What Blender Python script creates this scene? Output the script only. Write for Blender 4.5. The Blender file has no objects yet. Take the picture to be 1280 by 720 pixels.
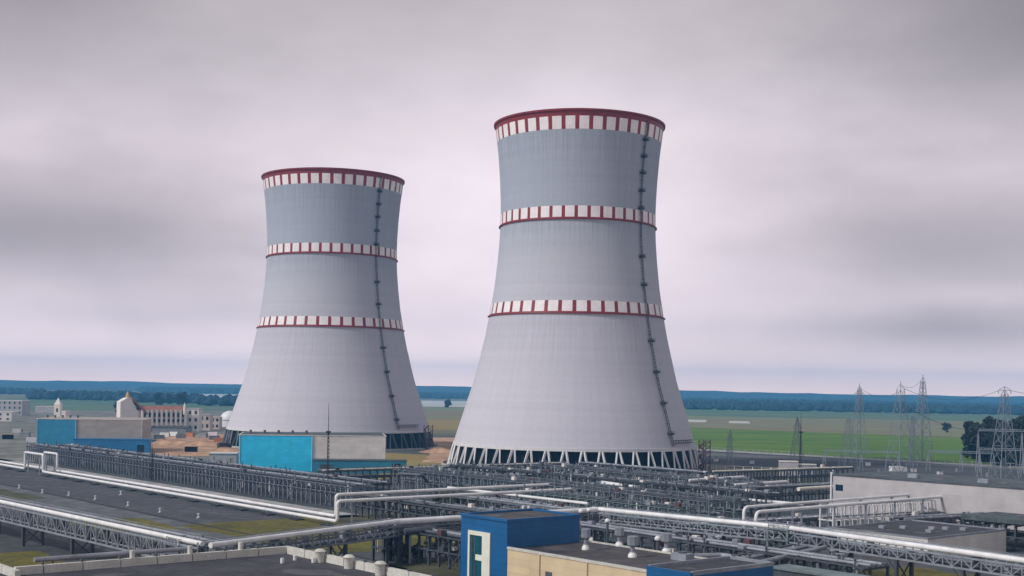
import bpy, bmesh, math, random
from mathutils import Vector, Matrix, Euler
random.seed(7)
C = bpy.context.scene
COL = C.collection
PI = math.pi
# ------------------------------------------------------------------ camera model
F = 1580.0; HC = 36.0; YPP = 486.6; ROLL = math.atan(.0165)
def W(px, py, z=0.0):
    """point at height z seen at photo pixel (1280x720)"""
    u = (px-640)/F; v = -(py-YPP)/F
    X = u*math.cos(ROLL)-v*math.sin(ROLL); Z = u*math.sin(ROLL)+v*math.cos(ROLL)
    Y = (z-HC)/Z
    return Vector((X*Y, Y, z))
def WD(px, D, z=0.0):
    """point at depth D below pixel column px near the horizon"""
    yh = 476.0+px*.0165
    p = W(px, yh+HC*F/D, 0); p.z = z
    return p
GA = math.radians(-50)                       # the site grid: s axis comes towards the camera, t axis goes away
AX = Vector((math.cos(GA), math.sin(GA), 0)); BX = Vector((-math.sin(GA), math.cos(GA), 0))
def S(s, t, z=0.0):
    p = AX*s+BX*t; p.z = z
    return p
def ST(p): return p.dot(AX), p.dot(BX)
ROT_A = GA; ROT_B = GA+PI/2

# ------------------------------------------------------------------ materials
MATS = {}
def mat(name, col, rough=.7, var=.15, scale=.3, metal=0.0, bump=0.0, col2=None, detail=5, stretch=None, var2=0.0, scale2=4.0):
    if name in MATS: return MATS[name]
    m = bpy.data.materials.new(name); m.use_nodes = True
    nt = m.node_tree; N = nt.nodes; L = nt.links
    b = N['Principled BSDF']; b.inputs['Roughness'].default_value = rough; b.inputs['Specular IOR Level'].default_value = .05 if name == 'dark_interior' else .5; b.inputs['Metallic'].default_value = metal
    tc = N.new('ShaderNodeTexCoord'); mp = N.new('ShaderNodeMapping')
    L.new(tc.outputs['Object'], mp.inputs['Vector'])
    if stretch: mp.inputs['Scale'].default_value = stretch
    n = N.new('ShaderNodeTexNoise'); n.inputs['Scale'].default_value = scale; n.inputs['Detail'].default_value = detail
    n.inputs['Roughness'].default_value = .62
    L.new(mp.outputs[0], n.inputs['Vector'])
    r = N.new('ShaderNodeValToRGB'); r.color_ramp.elements[0].position = .3; r.color_ramp.elements[1].position = .7
    c = Vector(col)
    r.color_ramp.elements[0].color = (*(c*(1-var)), 1)
    c2 = Vector(col2) if col2 else c*(1+var)
    r.color_ramp.elements[1].color = (*c2, 1)
    L.new(n.outputs['Fac'], r.inputs[0])
    out = r.outputs[0]
    if var2:
        n2 = N.new('ShaderNodeTexNoise'); n2.inputs['Scale'].default_value = scale2; n2.inputs['Detail'].default_value = 3
        L.new(tc.outputs['Object'], n2.inputs['Vector'])
        mr = N.new('ShaderNodeMapRange'); mr.inputs[1].default_value = .3; mr.inputs[2].default_value = .7
        mr.inputs[3].default_value = 1-var2; mr.inputs[4].default_value = 1+var2
        L.new(n2.outputs['Fac'], mr.inputs[0])
        mx = N.new('ShaderNodeVectorMath'); mx.operation = 'SCALE'
        L.new(out, mx.inputs[0]); L.new(mr.outputs[0], mx.inputs['Scale']); out = mx.outputs[0]
    L.new(out, b.inputs['Base Color'])
    if bump:
        bp = N.new('ShaderNodeBump'); bp.inputs['Strength'].default_value = bump; bp.inputs['Distance'].default_value = .1
        L.new(n.outputs['Fac'], bp.inputs['Height']); L.new(bp.outputs[0], b.inputs['Normal'])
    MATS[name] = m
    return m
def clad(name, col, w=3.0, h=1.2, seam=.75, rough=.45, var=.06):
    """metal sandwich panels: seams every w metres along and h metres up, slight panel to panel change"""
    if name in MATS: return MATS[name]
    m = bpy.data.materials.new(name); m.use_nodes = True
    nt = m.node_tree; N = nt.nodes; L = nt.links
    b = N['Principled BSDF']; b.inputs['Roughness'].default_value = rough
    tc = N.new('ShaderNodeTexCoord'); sp = N.new('ShaderNodeSeparateXYZ'); L.new(tc.outputs['Object'], sp.inputs[0])
    ad = N.new('ShaderNodeMath'); ad.operation = 'ADD'; L.new(sp.outputs[0], ad.inputs[0]); L.new(sp.outputs[1], ad.inputs[1])
    cb = N.new('ShaderNodeCombineXYZ'); L.new(ad.outputs[0], cb.inputs[0]); L.new(sp.outputs[2], cb.inputs[1])
    br = N.new('ShaderNodeTexBrick'); L.new(cb.outputs[0], br.inputs['Vector'])
    br.offset = 0; br.inputs['Scale'].default_value = 1; br.inputs['Mortar Size'].default_value = .05
    br.inputs['Brick Width'].default_value = w; br.inputs['Row Height'].default_value = h
    c = Vector(col)
    br.inputs['Color1'].default_value = (*(c*(1-var)), 1); br.inputs['Color2'].default_value = (*(c*(1+var)), 1)
    br.inputs['Mortar'].default_value = (*(c*seam), 1)
    n = N.new('ShaderNodeTexNoise'); n.inputs['Scale'].default_value = .25; n.inputs['Detail'].default_value = 4
    L.new(tc.outputs['Object'], n.inputs['Vector'])
    mr = N.new('ShaderNodeMapRange'); mr.inputs[1].default_value = .3; mr.inputs[2].default_value = .7
    mr.inputs[3].default_value = .88; mr.inputs[4].default_value = 1.08; L.new(n.outputs['Fac'], mr.inputs[0])
    mx = N.new('ShaderNodeVectorMath'); mx.operation = 'SCALE'
    L.new(br.outputs['Color'], mx.inputs[0]); L.new(mr.outputs[0], mx.inputs['Scale'])
    L.new(mx.outputs[0], b.inputs['Base Color'])
    MATS[name] = m
    return m
def shell_mat():
    """raw concrete of the cooling tower: pour lifts, vertical rain streaks"""
    m = bpy.data.materials.new('tower_concrete'); m.use_nodes = True
    nt = m.node_tree; N = nt.nodes; L = nt.links
    b = N['Principled BSDF']; b.inputs['Roughness'].default_value = .85
    tc = N.new('ShaderNodeTexCoord'); sp = N.new('ShaderNodeSeparateXYZ'); L.new(tc.outputs['Object'], sp.inputs[0])
    at = N.new('ShaderNodeMath'); at.operation = 'ARCTAN2'; L.new(sp.outputs[1], at.inputs[0]); L.new(sp.outputs[0], at.inputs[1])
    def noise(kx, kz, det):
        a = N.new('ShaderNodeMath'); a.operation = 'MULTIPLY'; a.inputs[1].default_value = kx; L.new(at.outputs[0], a.inputs[0])
        z = N.new('ShaderNodeMath'); z.operation = 'MULTIPLY'; z.inputs[1].default_value = kz; L.new(sp.outputs[2], z.inputs[0])
        cb = N.new('ShaderNodeCombineXYZ'); L.new(a.outputs[0], cb.inputs[0]); L.new(z.outputs[0], cb.inputs[1])
        n = N.new('ShaderNodeTexNoise'); n.inputs['Scale'].default_value = 1; n.inputs['Detail'].default_value = det
        L.new(cb.outputs[0], n.inputs['Vector']); return n.outputs['Fac']
    def rng(x, lo, hi):
        r = N.new('ShaderNodeMapRange'); r.inputs[1].default_value = .3; r.inputs[2].default_value = .7
        r.inputs[3].default_value = lo; r.inputs[4].default_value = hi; L.new(x, r.inputs[0]); return r.outputs[0]
    def mul(a, c):
        k = N.new('ShaderNodeMath'); k.operation = 'MULTIPLY'; L.new(a, k.inputs[0]); L.new(c, k.inputs[1]); return k.outputs[0]
    streak = rng(noise(30, .012, 5), .965, 1.03)
    lift = rng(noise(.25, .30, 2), .965, 1.03)
    fine = rng(noise(60, .5, 3), .97, 1.03)
    # shading gradient painted into the concrete colour, darker and bluer towards the rim
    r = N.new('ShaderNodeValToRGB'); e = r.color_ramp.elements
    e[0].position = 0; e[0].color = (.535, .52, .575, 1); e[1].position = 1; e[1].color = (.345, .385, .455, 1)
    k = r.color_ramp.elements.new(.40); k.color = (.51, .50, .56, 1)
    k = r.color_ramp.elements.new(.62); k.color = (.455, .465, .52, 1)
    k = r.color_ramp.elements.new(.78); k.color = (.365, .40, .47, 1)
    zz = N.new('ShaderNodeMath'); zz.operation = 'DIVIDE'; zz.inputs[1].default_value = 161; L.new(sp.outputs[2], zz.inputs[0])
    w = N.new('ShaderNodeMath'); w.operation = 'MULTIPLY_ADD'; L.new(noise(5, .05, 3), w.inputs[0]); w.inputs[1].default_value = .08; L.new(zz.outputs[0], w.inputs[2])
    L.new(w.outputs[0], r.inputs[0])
    # rain stains hanging below the rim and the two rings
    def stain(ztop, ln):
        q = N.new('ShaderNodeMapRange'); q.inputs[1].default_value = ztop-ln; q.inputs[2].default_value = ztop; q.inputs[3].default_value = 0; q.inputs[4].default_value = 1
        L.new(sp.outputs[2], q.inputs[0])
        g = N.new('ShaderNodeMath'); g.operation = 'LESS_THAN'; g.inputs[1].default_value = ztop; L.new(sp.outputs[2], g.inputs[0])
        return mul(mul(q.outputs[0], g.outputs[0]), rng(noise(46, .03, 4), -.25, .85))
    k1 = N.new('ShaderNodeMath'); k1.operation = 'MAXIMUM'; L.new(stain(151.7, 26), k1.inputs[0]); L.new(stain(111.9, 20), k1.inputs[1])
    k2 = N.new('ShaderNodeMath'); k2.operation = 'MAXIMUM'; L.new(k1.outputs[0], k2.inputs[0]); L.new(stain(69.7, 24), k2.inputs[1])
    k3 = N.new('ShaderNodeMath'); k3.operation = 'MULTIPLY_ADD'; k3.use_clamp = True; L.new(k2.outputs[0], k3.inputs[0]); k3.inputs[1].default_value = -.22; k3.inputs[2].default_value = 1
    jt = N.new('ShaderNodeMath'); jt.operation = 'FRACT'
    jd = N.new('ShaderNodeMath'); jd.operation = 'DIVIDE'; jd.inputs[1].default_value = 3.0; L.new(sp.outputs[2], jd.inputs[0]); L.new(jd.outputs[0], jt.inputs[0])
    jl = N.new('ShaderNodeMath'); jl.operation = 'GREATER_THAN'; jl.inputs[1].default_value = .12; L.new(jt.outputs[0], jl.inputs[0])
    jm = N.new('ShaderNodeMath'); jm.operation = 'MULTIPLY_ADD'; L.new(jl.outputs[0], jm.inputs[0]); jm.inputs[1].default_value = .022; jm.inputs[2].default_value = .978
    sc = N.new('ShaderNodeVectorMath'); sc.operation = 'SCALE'
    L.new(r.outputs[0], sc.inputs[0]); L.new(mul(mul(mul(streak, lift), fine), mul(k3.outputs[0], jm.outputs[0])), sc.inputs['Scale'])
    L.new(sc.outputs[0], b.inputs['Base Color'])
    return m
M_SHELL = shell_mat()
M_RED = mat('red_paint', (.215, .007, .012), .55, .3, .35, var2=.2, scale2=1.2)
M_WSQ = mat('white_square_paint', (.80, .765, .77), .6, .10, .25, var2=.05, scale2=1.5)
M_COLW = mat('column_concrete', (.66, .65, .66), .8, .1, .6)
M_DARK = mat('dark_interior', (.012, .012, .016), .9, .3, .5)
M_LADDER = mat('ladder_steel', (.022, .024, .032), .6, .2, 1)
M_RUST = mat('red_oxide_steel', (.10, .045, .05), .7, .3, 1)
M_STEEL = mat('rack_steel', (.155, .175, .21), .6, .35, .25, var2=.25)
M_STEELD = mat('dark_rack_steel', (.06, .07, .09), .6, .4, .25, var2=.3)
M_TEAL = mat('teal_rack_steel', (.15, .20, .21), .6, .35, .25, var2=.25)
M_GALV = mat('galvanised_lattice', (.27, .30, .34), .5, .25, .4, metal=.2)
M_WPIPE = mat('white_pipe_jacket', (.76, .755, .76), .4, .12, .35, var2=.1)
M_CPIPE = mat('cream_pipe_jacket', (.74, .70, .58), .5, .12, .35)
M_GPIPE = mat('grey_pipe_jacket', (.28, .30, .34), .45, .3, .3, metal=.2, var2=.15)
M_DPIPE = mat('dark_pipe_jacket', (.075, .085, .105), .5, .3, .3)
M_WHITE = mat('white_coated_steel', (.74, .73, .74), .5, .08, .4)
M_ROOFD = mat('dark_bitumen_roof', (.055, .057, .072), .9, .35, .12, var2=.2, scale2=1.5)
M_ROOFT = mat('brown_bitumen_roof', (.075, .07, .075), .9, .3, .15, var2=.2, scale2=1.5)
M_ROOFG = mat('slate_grey_roof', (.085, .105, .12), .85, .3, .1, var2=.15)
M_BLUE = clad('blue_cladding', (.004, .105, .285), 3, 1.2)
M_CYAN = clad('bright_cyan_cladding', (.035, .63, .95), 3, 1.2, .9)
M_CYAND = clad('dull_cyan_cladding', (.03, .27, .46), 3, 1.2, .9)
M_MBLUE = clad('mid_blue_cladding', (.02, .18, .40), 3, 1.2, .88)
M_TEALB = clad('teal_blue_cladding', (.03, .22, .33), 3, 1.2, .88)
M_BEIGE = clad('sand_beige_cladding', (.66, .52, .33), 6, 1.2, .9, .6)
M_GBEIGE = clad('grey_beige_cladding', (.40, .34, .29), 6, 1.5, .92, .6)
M_PALE = clad('pale_grey_cladding', (.70, .66, .61), 6, 1.5, .92, .6)
M_PINK = clad('pale_pinkish_panels', (.46, .435, .44), 6, 3, .94, .6)
M_CONC = mat('light_concrete', (.40, .40, .40), .85, .2, .4)
M_PARA = mat('cream_parapet', (.56, .55, .50), .7, .15, .5, var2=.12)
M_GLASS = mat('dark_window_glass', (.012, .035, .06), .12, .3, .5)
M_TGLASS = mat('teal_window_glass', (.012, .085, .12), .12, .3, .5)
M_CREAM = mat('cream_frame', (.74, .75, .64), .6, .08, .5)
M_REDROOF = mat('terracotta_roof', (.33, .13, .10), .8, .25, .3)
M_STUC = mat('white_stucco', (.78, .72, .67), .8, .08, .3)
M_PSTUC = mat('pinkish_stucco', (.64, .52, .46), .8, .12, .2)
M_YELL = mat('golden_finial', (.55, .35, .12), .5, .1, 1)
M_TRUNK = mat('bark', (.06, .05, .04), .9, .3, 1)
M_LEAFD = mat('dark_foliage', (.008, .012, .011), .8, .6, .35, col2=(.026, .034, .026))
M_LEAF = mat('shrub_foliage', (.05, .058, .022), .8, .5, .5, col2=(.11, .10, .045))
M_FOREST = mat('far_forest', (.006, .030, .055), .9, .5, .01, col2=(.018, .052, .08))  # bluish base colour carries part of the distance haze
M_TYRE = mat('tyre_rubber', (.02, .02, .022), .8, .2, 2)
M_TRUCKW = mat('white_truck_paint', (.75, .75, .75), .35, .06, 1)
M_TRUCKD = mat('dark_truck_paint', (.04, .04, .045), .45, .2, 1)
M_ORANGE = mat('orange_container_paint', (.45, .16, .06), .6, .25, .5)
M_CONTB = mat('blue_container_paint', (.04, .12, .28), .6, .25, .5)
M_CONTG = mat('grey_container_paint', (.22, .23, .25), .6, .25, .5)
M_LATT = mat('pylon_steel', (.24, .28, .33), .55, .2, .4, metal=.2)
M_GRAV = mat('site_gravel', (.045, .052, .062), .95, .35, .035, col2=(.078, .085, .095), var2=.3, scale2=.35, detail=8)
M_FARM = mat('farmland', (.085, .105, .05), .95, .2, .0011, col2=(.20, .18, .11), var2=.3, scale2=.006, detail=6)
M_GREEN = mat('green_crop', (.055, .19, .0), .95, .35, .006, col2=(.12, .205, .0), var2=.18, scale2=.05, stretch=(1, 3, 1))
M_STRAW = mat('dry_field', (.27, .20, .10), .95, .25, .003, col2=(.17, .20, .10), var2=.15, scale2=.02)
M_TEALF = mat('meadow_field', (.06, .16, .08), .95, .3, .002, col2=(.12, .18, .09), var2=.15, scale2=.02)
M_PALEF = mat('pale_stubble_field', (.50, .50, .46), .95, .15, .003)
M_GRASS = mat('rough_grass', (.075, .085, .004), .95, .45, .08, col2=(.165, .135, .010), var2=.35, scale2=.6, detail=8)
M_DGRASS = mat('dull_grass', (.055, .066, .028), .95, .45, .08, col2=(.10, .092, .045), var2=.35, scale2=.6, detail=8)
M_YGRASS = mat('yellowed_grass', (.36, .24, .05), .95, .35, .05, col2=(.27, .22, .07), var2=.25, scale2=.4)
M_EARTH = mat('orange_earth', (.48, .24, .13), .95, .35, .03, col2=(.52, .34, .22), var2=.3, scale2=.15)
M_ASPH = mat('asphalt', (.048, .052, .064), .9, .22, .05, col2=(.068, .07, .083), var2=.2, scale2=.6)
M_ROAD = mat('pale_concrete_road', (.33, .33, .33), .9, .18, .06, var2=.12, scale2=.8)
M_ROADG = mat('grey_road', (.10, .106, .118), .9, .2, .05, var2=.15, scale2=.7)
M_KERB = mat('kerb_concrete', (.30, .30, .30), .85, .2, .5)
M_KERBD = mat('dark_drain_channel', (.022, .024, .028), .85, .2, .5)
M_RUBBLE = mat('rough_waste_ground', (.15, .15, .12), .95, .5, .03, col2=(.26, .25, .22), var2=.4, scale2=.15, detail=8)
M_PAINT = mat('road_paint', (.6, .6, .57), .7, .1, 1)

# ------------------------------------------------------------------ mesh builder
def roofmat(name, col, w, h, rot=0, cv=.13, seam=.62, wet=.38):
    m = bpy.data.materials.new(name); m.use_nodes = True
    nt = m.node_tree; N = nt.nodes; L = nt.links; b = N['Principled BSDF']
    tc = N.new('ShaderNodeTexCoord'); br = N.new('ShaderNodeTexBrick'); mp = N.new('ShaderNodeMapping'); mp.inputs['Rotation'].default_value = (0, 0, rot); L.new(tc.outputs['Object'], mp.inputs['Vector']); L.new(mp.outputs[0], br.inputs['Vector'])
    br.inputs['Scale'].default_value = 1; br.inputs['Mortar Size'].default_value = .05; br.inputs['Brick Width'].default_value = w; br.inputs['Row Height'].default_value = h
    c = Vector(col); br.inputs['Color1'].default_value = (*(c*(1-cv)), 1); br.inputs['Color2'].default_value = (*(c*(1+cv)), 1); br.inputs['Mortar'].default_value = (*(c*seam), 1)
    n = N.new('ShaderNodeTexNoise'); n.inputs['Scale'].default_value = .16; n.inputs['Detail'].default_value = 6; L.new(tc.outputs['Object'], n.inputs['Vector'])
    n2 = N.new('ShaderNodeTexNoise'); n2.inputs['Scale'].default_value = 1.3; n2.inputs['Detail'].default_value = 5; L.new(tc.outputs['Object'], n2.inputs['Vector'])
    r = N.new('ShaderNodeValToRGB'); r.color_ramp.elements[0].position = .35; r.color_ramp.elements[0].color = (.62, .62, .64, 1); r.color_ramp.elements[1].position = .66; r.color_ramp.elements[1].color = (1.45, 1.42, 1.38, 1); L.new(n.outputs['Fac'], r.inputs[0])
    r2 = N.new('ShaderNodeValToRGB'); r2.color_ramp.elements[0].position = .3; r2.color_ramp.elements[0].color = (.75, .75, .75, 1); r2.color_ramp.elements[1].position = .7; r2.color_ramp.elements[1].color = (1.2, 1.2, 1.2, 1); L.new(n2.outputs['Fac'], r2.inputs[0])
    m1 = N.new('ShaderNodeVectorMath'); m1.operation = 'MULTIPLY'; L.new(br.outputs['Color'], m1.inputs[0]); L.new(r.outputs[0], m1.inputs[1])
    m2 = N.new('ShaderNodeVectorMath'); m2.operation = 'MULTIPLY'; L.new(m1.outputs[0], m2.inputs[0]); L.new(r2.outputs[0], m2.inputs[1]); L.new(m2.outputs[0], b.inputs['Base Color'])
    k = N.new('ShaderNodeMapRange'); k.inputs[1].default_value = .36; k.inputs[2].default_value = .46; k.inputs[3].default_value = wet; k.inputs[4].default_value = .9; L.new(n.outputs['Fac'], k.inputs[0]); L.new(k.outputs[0], b.inputs['Roughness'])
    return m
M_ROOFD = roofmat('dark_bitumen_felt', (.045, .047, .06), 8, 1.1)
M_ROOFT = roofmat('brown_bitumen_felt', (.066, .061, .066), 8, 1.1)
M_ROOFG = roofmat('slate_grey_felt', (.07, .088, .10), 10, 1.2)
M_ASPH = roofmat('patched_asphalt', (.055, .058, .07), 26, 7, -GA, .14, .7, .45)
M_ROADG = roofmat('grey_slab_road', (.105, .11, .122), 6, 4, -GA, .09, .72, .5)
M_ROAD = roofmat('pale_slab_road', (.33, .33, .335), 6, 3, -GA, .06, .75, .6)
class MB:
    def __init__(s): s.v = []; s.f = []; s.mi = []
    def add(s, vs, fs, mi=0):
        o = len(s.v); s.v += [tuple(v) for v in vs]; s.f += [tuple(i+o for i in f) for f in fs]; s.mi += [mi]*len(fs); return s
    def box(s, x0, x1, y0, y1, z0, z1, mi=0):
        vs = [(x0,y0,z0),(x1,y0,z0),(x1,y1,z0),(x0,y1,z0),(x0,y0,z1),(x1,y0,z1),(x1,y1,z1),(x0,y1,z1)]
        return s.add(vs, [(0,3,2,1),(4,5,6,7),(0,1,5,4),(1,2,6,5),(2,3,7,6),(3,0,4,7)], mi)
    def bar(s, p, q, w, h=None, mi=0, w2=None):
        p = Vector(p); q = Vector(q); h = h or w; d = (q-p).normalized()
        up = Vector((0,0,1)) if abs(d.z) < .95 else Vector((0,1,0))
        x = d.cross(up).normalized(); y = x.cross(d).normalized()
        k = (w2 or w)/w
        vs = [p+x*a*w/2+y*b*h/2 for a, b in ((-1,-1),(1,-1),(1,1),(-1,1))]+[q+x*a*w*k/2+y*b*h*k/2 for a, b in ((-1,-1),(1,-1),(1,1),(-1,1))]
        return s.add(vs, [(0,3,2,1),(4,5,6,7),(0,1,5,4),(1,2,6,5),(2,3,7,6),(3,0,4,7)], mi)
    def tube(s, pts, r, n=10, fil=0.0, mi=0):
        pts = [Vector(p) for p in pts]
        if fil and len(pts) > 2:
            out = [pts[0]]
            for a, b, c in zip(pts, pts[1:], pts[2:]):
                k = min(fil, (b-a).length*.49, (c-b).length*.49)
                u = b+(a-b).normalized()*k; w = b+(c-b).normalized()*k
                for i in range(6):
                    t = i/5; out.append(u*(1-t)**2+b*2*t*(1-t)+w*t*t)
            out.append(pts[-1]); pts = out
        ds = []
        for i in range(len(pts)):
            a = pts[max(0, i-1)]; b = pts[min(len(pts)-1, i+1)]; ds.append((b-a).normalized())
        up = Vector((0,0,1)) if abs(ds[0].z) < .9 else Vector((1,0,0))
        x = ds[0].cross(up).normalized(); vs = []; fs = []
        for i, (p, d) in enumerate(zip(pts, ds)):
            x = (x-d*x.dot(d)).normalized(); y = d.cross(x)
            vs += [p+x*math.cos(2*PI*k/n)*r+y*math.sin(2*PI*k/n)*r for k in range(n)]
            if i:
                o = (i-1)*n
                fs += [(o+k, o+(k+1) % n, o+n+(k+1) % n, o+n+k) for k in range(n)]
        fs += [tuple(range(n))[::-1], tuple(range(len(vs)-n, len(vs)))]
        return s.add(vs, fs, mi)
    def lathe(s, prof, n=64, mi=0, c=(0,0), closed=False):
        vs = []; fs = []
        for r, z in prof: vs += [(c[0]+r*math.cos(2*PI*k/n), c[1]+r*math.sin(2*PI*k/n), z) for k in range(n)]
        m = len(prof)
        for i in range(m if closed else m-1):
            o = i*n; q = ((i+1) % m)*n
            fs += [(o+k, o+(k+1) % n, q+(k+1) % n, q+k) for k in range(n)]
        return s.add(vs, fs, mi)
    def cyl(s, x, y, z0, z1, r, n=14, r2=None, mi=0):
        r2 = r if r2 is None else r2
        s.lathe([(r, z0), (r2, z1)], n, mi, (x, y))
        o = len(s.v); s.f += [tuple(range(o-2*n, o-n))[::-1], tuple(range(o-n, o))]; s.mi += [mi, mi]
        return s
    def build(s, name, ms, parent=None, smooth=False, loc=None):
        me = bpy.data.meshes.new(name); me.from_pydata(s.v, [], s.f)
        ms = ms if isinstance(ms, (list, tuple)) else [ms]
        for m in ms: me.materials.append(m)
        me.polygons.foreach_set('material_index', s.mi)
        bm = bmesh.new(); bm.from_mesh(me); bmesh.ops.recalc_face_normals(bm, faces=bm.faces)
        if smooth:
            for f in bm.faces: f.smooth = True
            for e in bm.edges:
                if len(e.link_faces) == 2 and e.calc_face_angle() > .7: e.smooth = False
        bm.to_mesh(me); bm.free()
        o = bpy.data.objects.new(name, me); COL.objects.link(o)
        if parent: o.parent = parent
        if loc is not None: o.location = loc
        return o
def tag(o, label=None, cat=None, group=None, kind=None):
    for k, v in (('label', label), ('category', cat), ('group', group), ('kind', kind)):
        if v: o[k] = v
    return o
def thing(name, label, cat, loc, rz=0.0, group=None):
    o = bpy.data.objects.new(name, None); COL.objects.link(o); o.empty_display_size = .5
    o.location = loc; o.rotation_euler = (0, 0, rz)
    return tag(o, label, cat, group)
def dup(o, parent, loc=None, rz=None):
    c = o.copy(); COL.objects.link(c); c.parent = parent
    if loc is not None: c.location = loc
    if rz is not None: c.rotation_euler = (0, 0, rz)
    return c
def copy_tree(o, parent=None):
    c = o.copy(); COL.objects.link(c); c.parent = parent
    for ch in list(o.children): copy_tree(ch, c)
    return c
def sheet(name, pts, z, m, jag=0.0, seg=12.0, kind='structure'):
    """flat ground patch; jag roughens its outline"""
    out = []; n = len(pts); rnd = random.Random(hash(name) % 1000 if False else len(name)*31+int(abs(pts[0][0])))
    for i in range(n):
        a = Vector(pts[i][:2]); b = Vector(pts[(i+1) % n][:2]); k = max(1, int((b-a).length/seg)) if jag else 1
        nr = (b-a).orthogonal().normalized(); w = 0
        for j in range(k):
            if jag and j: w = w*.6+rnd.uniform(-1, 1)*jag
            else: w = 0
            p = a+(b-a)*j/k+nr*w; out.append((p.x, p.y, z))
    mb = MB(); mb.add(out, [tuple(range(len(out)))])
    me = bpy.data.meshes.new(name); me.from_pydata(mb.v, [], mb.f); me.materials.append(m)
    bm = bmesh.new(); bm.from_mesh(me); bmesh.ops.triangulate(bm, faces=bm.faces)
    for f in bm.faces:
        if f.normal.z < 0: f.normal_flip()
    bm.to_mesh(me); bm.free()
    o = bpy.data.objects.new(name, me); COL.objects.link(o)
    return tag(o, kind=kind)
def grid_sheet(name, s0, s1, t0, t1, z, m, jag=0.0, seg=8.0):
    return sheet(name, [S(s0,t0), S(s1,t0), S(s1,t1), S(s0,t1)], z, m, jag, seg)

# ------------------------------------------------------------------ world, sun, camera
w = bpy.data.worlds.new('World'); C.world = w; w.use_nodes = True
nt = w.node_tree; N = nt.nodes; L = nt.links
SUN_EL = math.radians(40); SUN_AZ = math.radians(243)     # compass azimuth: behind the camera, to its left
sky = N.new('ShaderNodeTexSky'); sky.sky_type = 'NISHITA'; sky.sun_disc = False
sky.sun_elevation = SUN_EL; sky.sun_rotation = SUN_AZ; sky.dust_density = 3
bg = N['Background']; bg.inputs['Strength'].default_value = .1
tc = N.new('ShaderNodeTexCoord'); sp = N.new('ShaderNodeSeparateXYZ'); L.new(tc.outputs['Generated'], sp.inputs[0])
def math_(op, a, b=None):
    n = N.new('ShaderNodeMath'); n.operation = op
    for i, x in enumerate((a, b)):
        if x is None: continue
        if isinstance(x, (int, float)): n.inputs[i].default_value = x
        else: L.new(x, n.inputs[i])
    return n.outputs[0]
def cloud_noise(sx, sy, sz, det, off=0.0):
    mp = N.new('ShaderNodeMapping'); mp.inputs['Scale'].default_value = (sx, sy, sz); mp.inputs['Location'].default_value = (off, off*.7, off*1.3)
    L.new(tc.outputs['Generated'], mp.inputs['Vector'])
    n = N.new('ShaderNodeTexNoise'); n.inputs['Scale'].default_value = 1; n.inputs['Detail'].default_value = det; n.inputs['Roughness'].default_value = .5
    L.new(mp.outputs[0], n.inputs['Vector']); return n.outputs['Fac']
rp = N.new('ShaderNodeValToRGB'); el = rp.color_ramp.elements        # overcast deck: colour by elevation (sin), pale at the horizon; unseen zenith dimmed to cut top light
stops = [(0.0, (1.60, 1.12, .98)), (.018, (1.22, .93, .89)), (.05, (.88, .735, .785)), (.10, (.84, .725, .785)), (.17, (.76, .66, .71)), (.23, (.64, .57, .61)), (.30, (.52, .46, .485)), (.45, (.30, .285, .30)), (.7, (.27, .265, .28)), (1.0, (.27, .27, .29))]
el[0].position, el[0].color = stops[0][0], (*stops[0][1], 1); el[1].position, el[1].color = stops[-1][0], (*stops[-1][1], 1)
for p, c in stops[1:-1]: e = el.new(p); e.color = (*c, 1)
L.new(sp.outputs[2], rp.inputs[0])
def blob(az, elv, wx, wz, amount):
    """a darker (amount<1) or brighter bank of cloud around one direction of the sky"""
    d = Vector((math.sin(math.radians(az))*math.cos(math.radians(elv)), math.cos(math.radians(az))*math.cos(math.radians(elv)), math.sin(math.radians(elv))))
    sx = N.new('ShaderNodeVectorMath'); sx.operation = 'SUBTRACT'; L.new(tc.outputs['Generated'], sx.inputs[0]); sx.inputs[1].default_value = d
    ml = N.new('ShaderNodeVectorMath'); ml.operation = 'MULTIPLY'; L.new(sx.outputs[0], ml.inputs[0]); ml.inputs[1].default_value = (1/wx, 1/wx, 1/wz)
    ln = N.new('ShaderNodeVectorMath'); ln.operation = 'DOT_PRODUCT'; L.new(ml.outputs[0], ln.inputs[0]); L.new(ml.outputs[0], ln.inputs[1])
    wob = math_('MULTIPLY_ADD', cloud_noise(9, 9, 26, 4, az), 1.6); wob.node.inputs[2].default_value = .2
    g = math_('POWER', 2.718, math_('MULTIPLY', math_('MULTIPLY', ln.outputs['Value'], wob), -1.0))
    k = math_('MULTIPLY_ADD', g, amount-1); k.node.inputs[2].default_value = 1
    return k
val = None
for a in [(-21, 6.5, .20, .05, .47), (-12, 3.4, .12, .022, .86), (19.5, 6.3, .14, .050, .50), (13, 9.5, .12, .03, .86), (20, 2.8, .15, .018, .66), (-24, 16, .19, .08, .58), (24, 15.5, .19, .09, .48), (0.5, 9, .13, .07, 1.17), (20.5, 4.4, .05, .008, 1.18), (-9, 1.8, .2, .02, 1.08)]:
    k = blob(*a); val = k if val is None else math_('MULTIPLY', val, k)
def rngw(x, lo, hi):
    r = N.new('ShaderNodeMapRange'); r.inputs[1].default_value = .3; r.inputs[2].default_value = .7; r.inputs[3].default_value = lo; r.inputs[4].default_value = hi
    L.new(x, r.inputs[0]); return r.outputs[0]
val = math_('MULTIPLY', val, rngw(cloud_noise(5, 5, 8, 6, 3.1), .91, 1.08))
val = math_('MULTIPLY', val, rngw(cloud_noise(15, 15, 30, 5, 8.4), .975, 1.025))
sc = N.new('ShaderNodeVectorMath'); sc.operation = 'SCALE'; L.new(rp.outputs[0], sc.inputs[0]); L.new(math_('MULTIPLY', val, 6.5), sc.inputs['Scale'])
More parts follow.
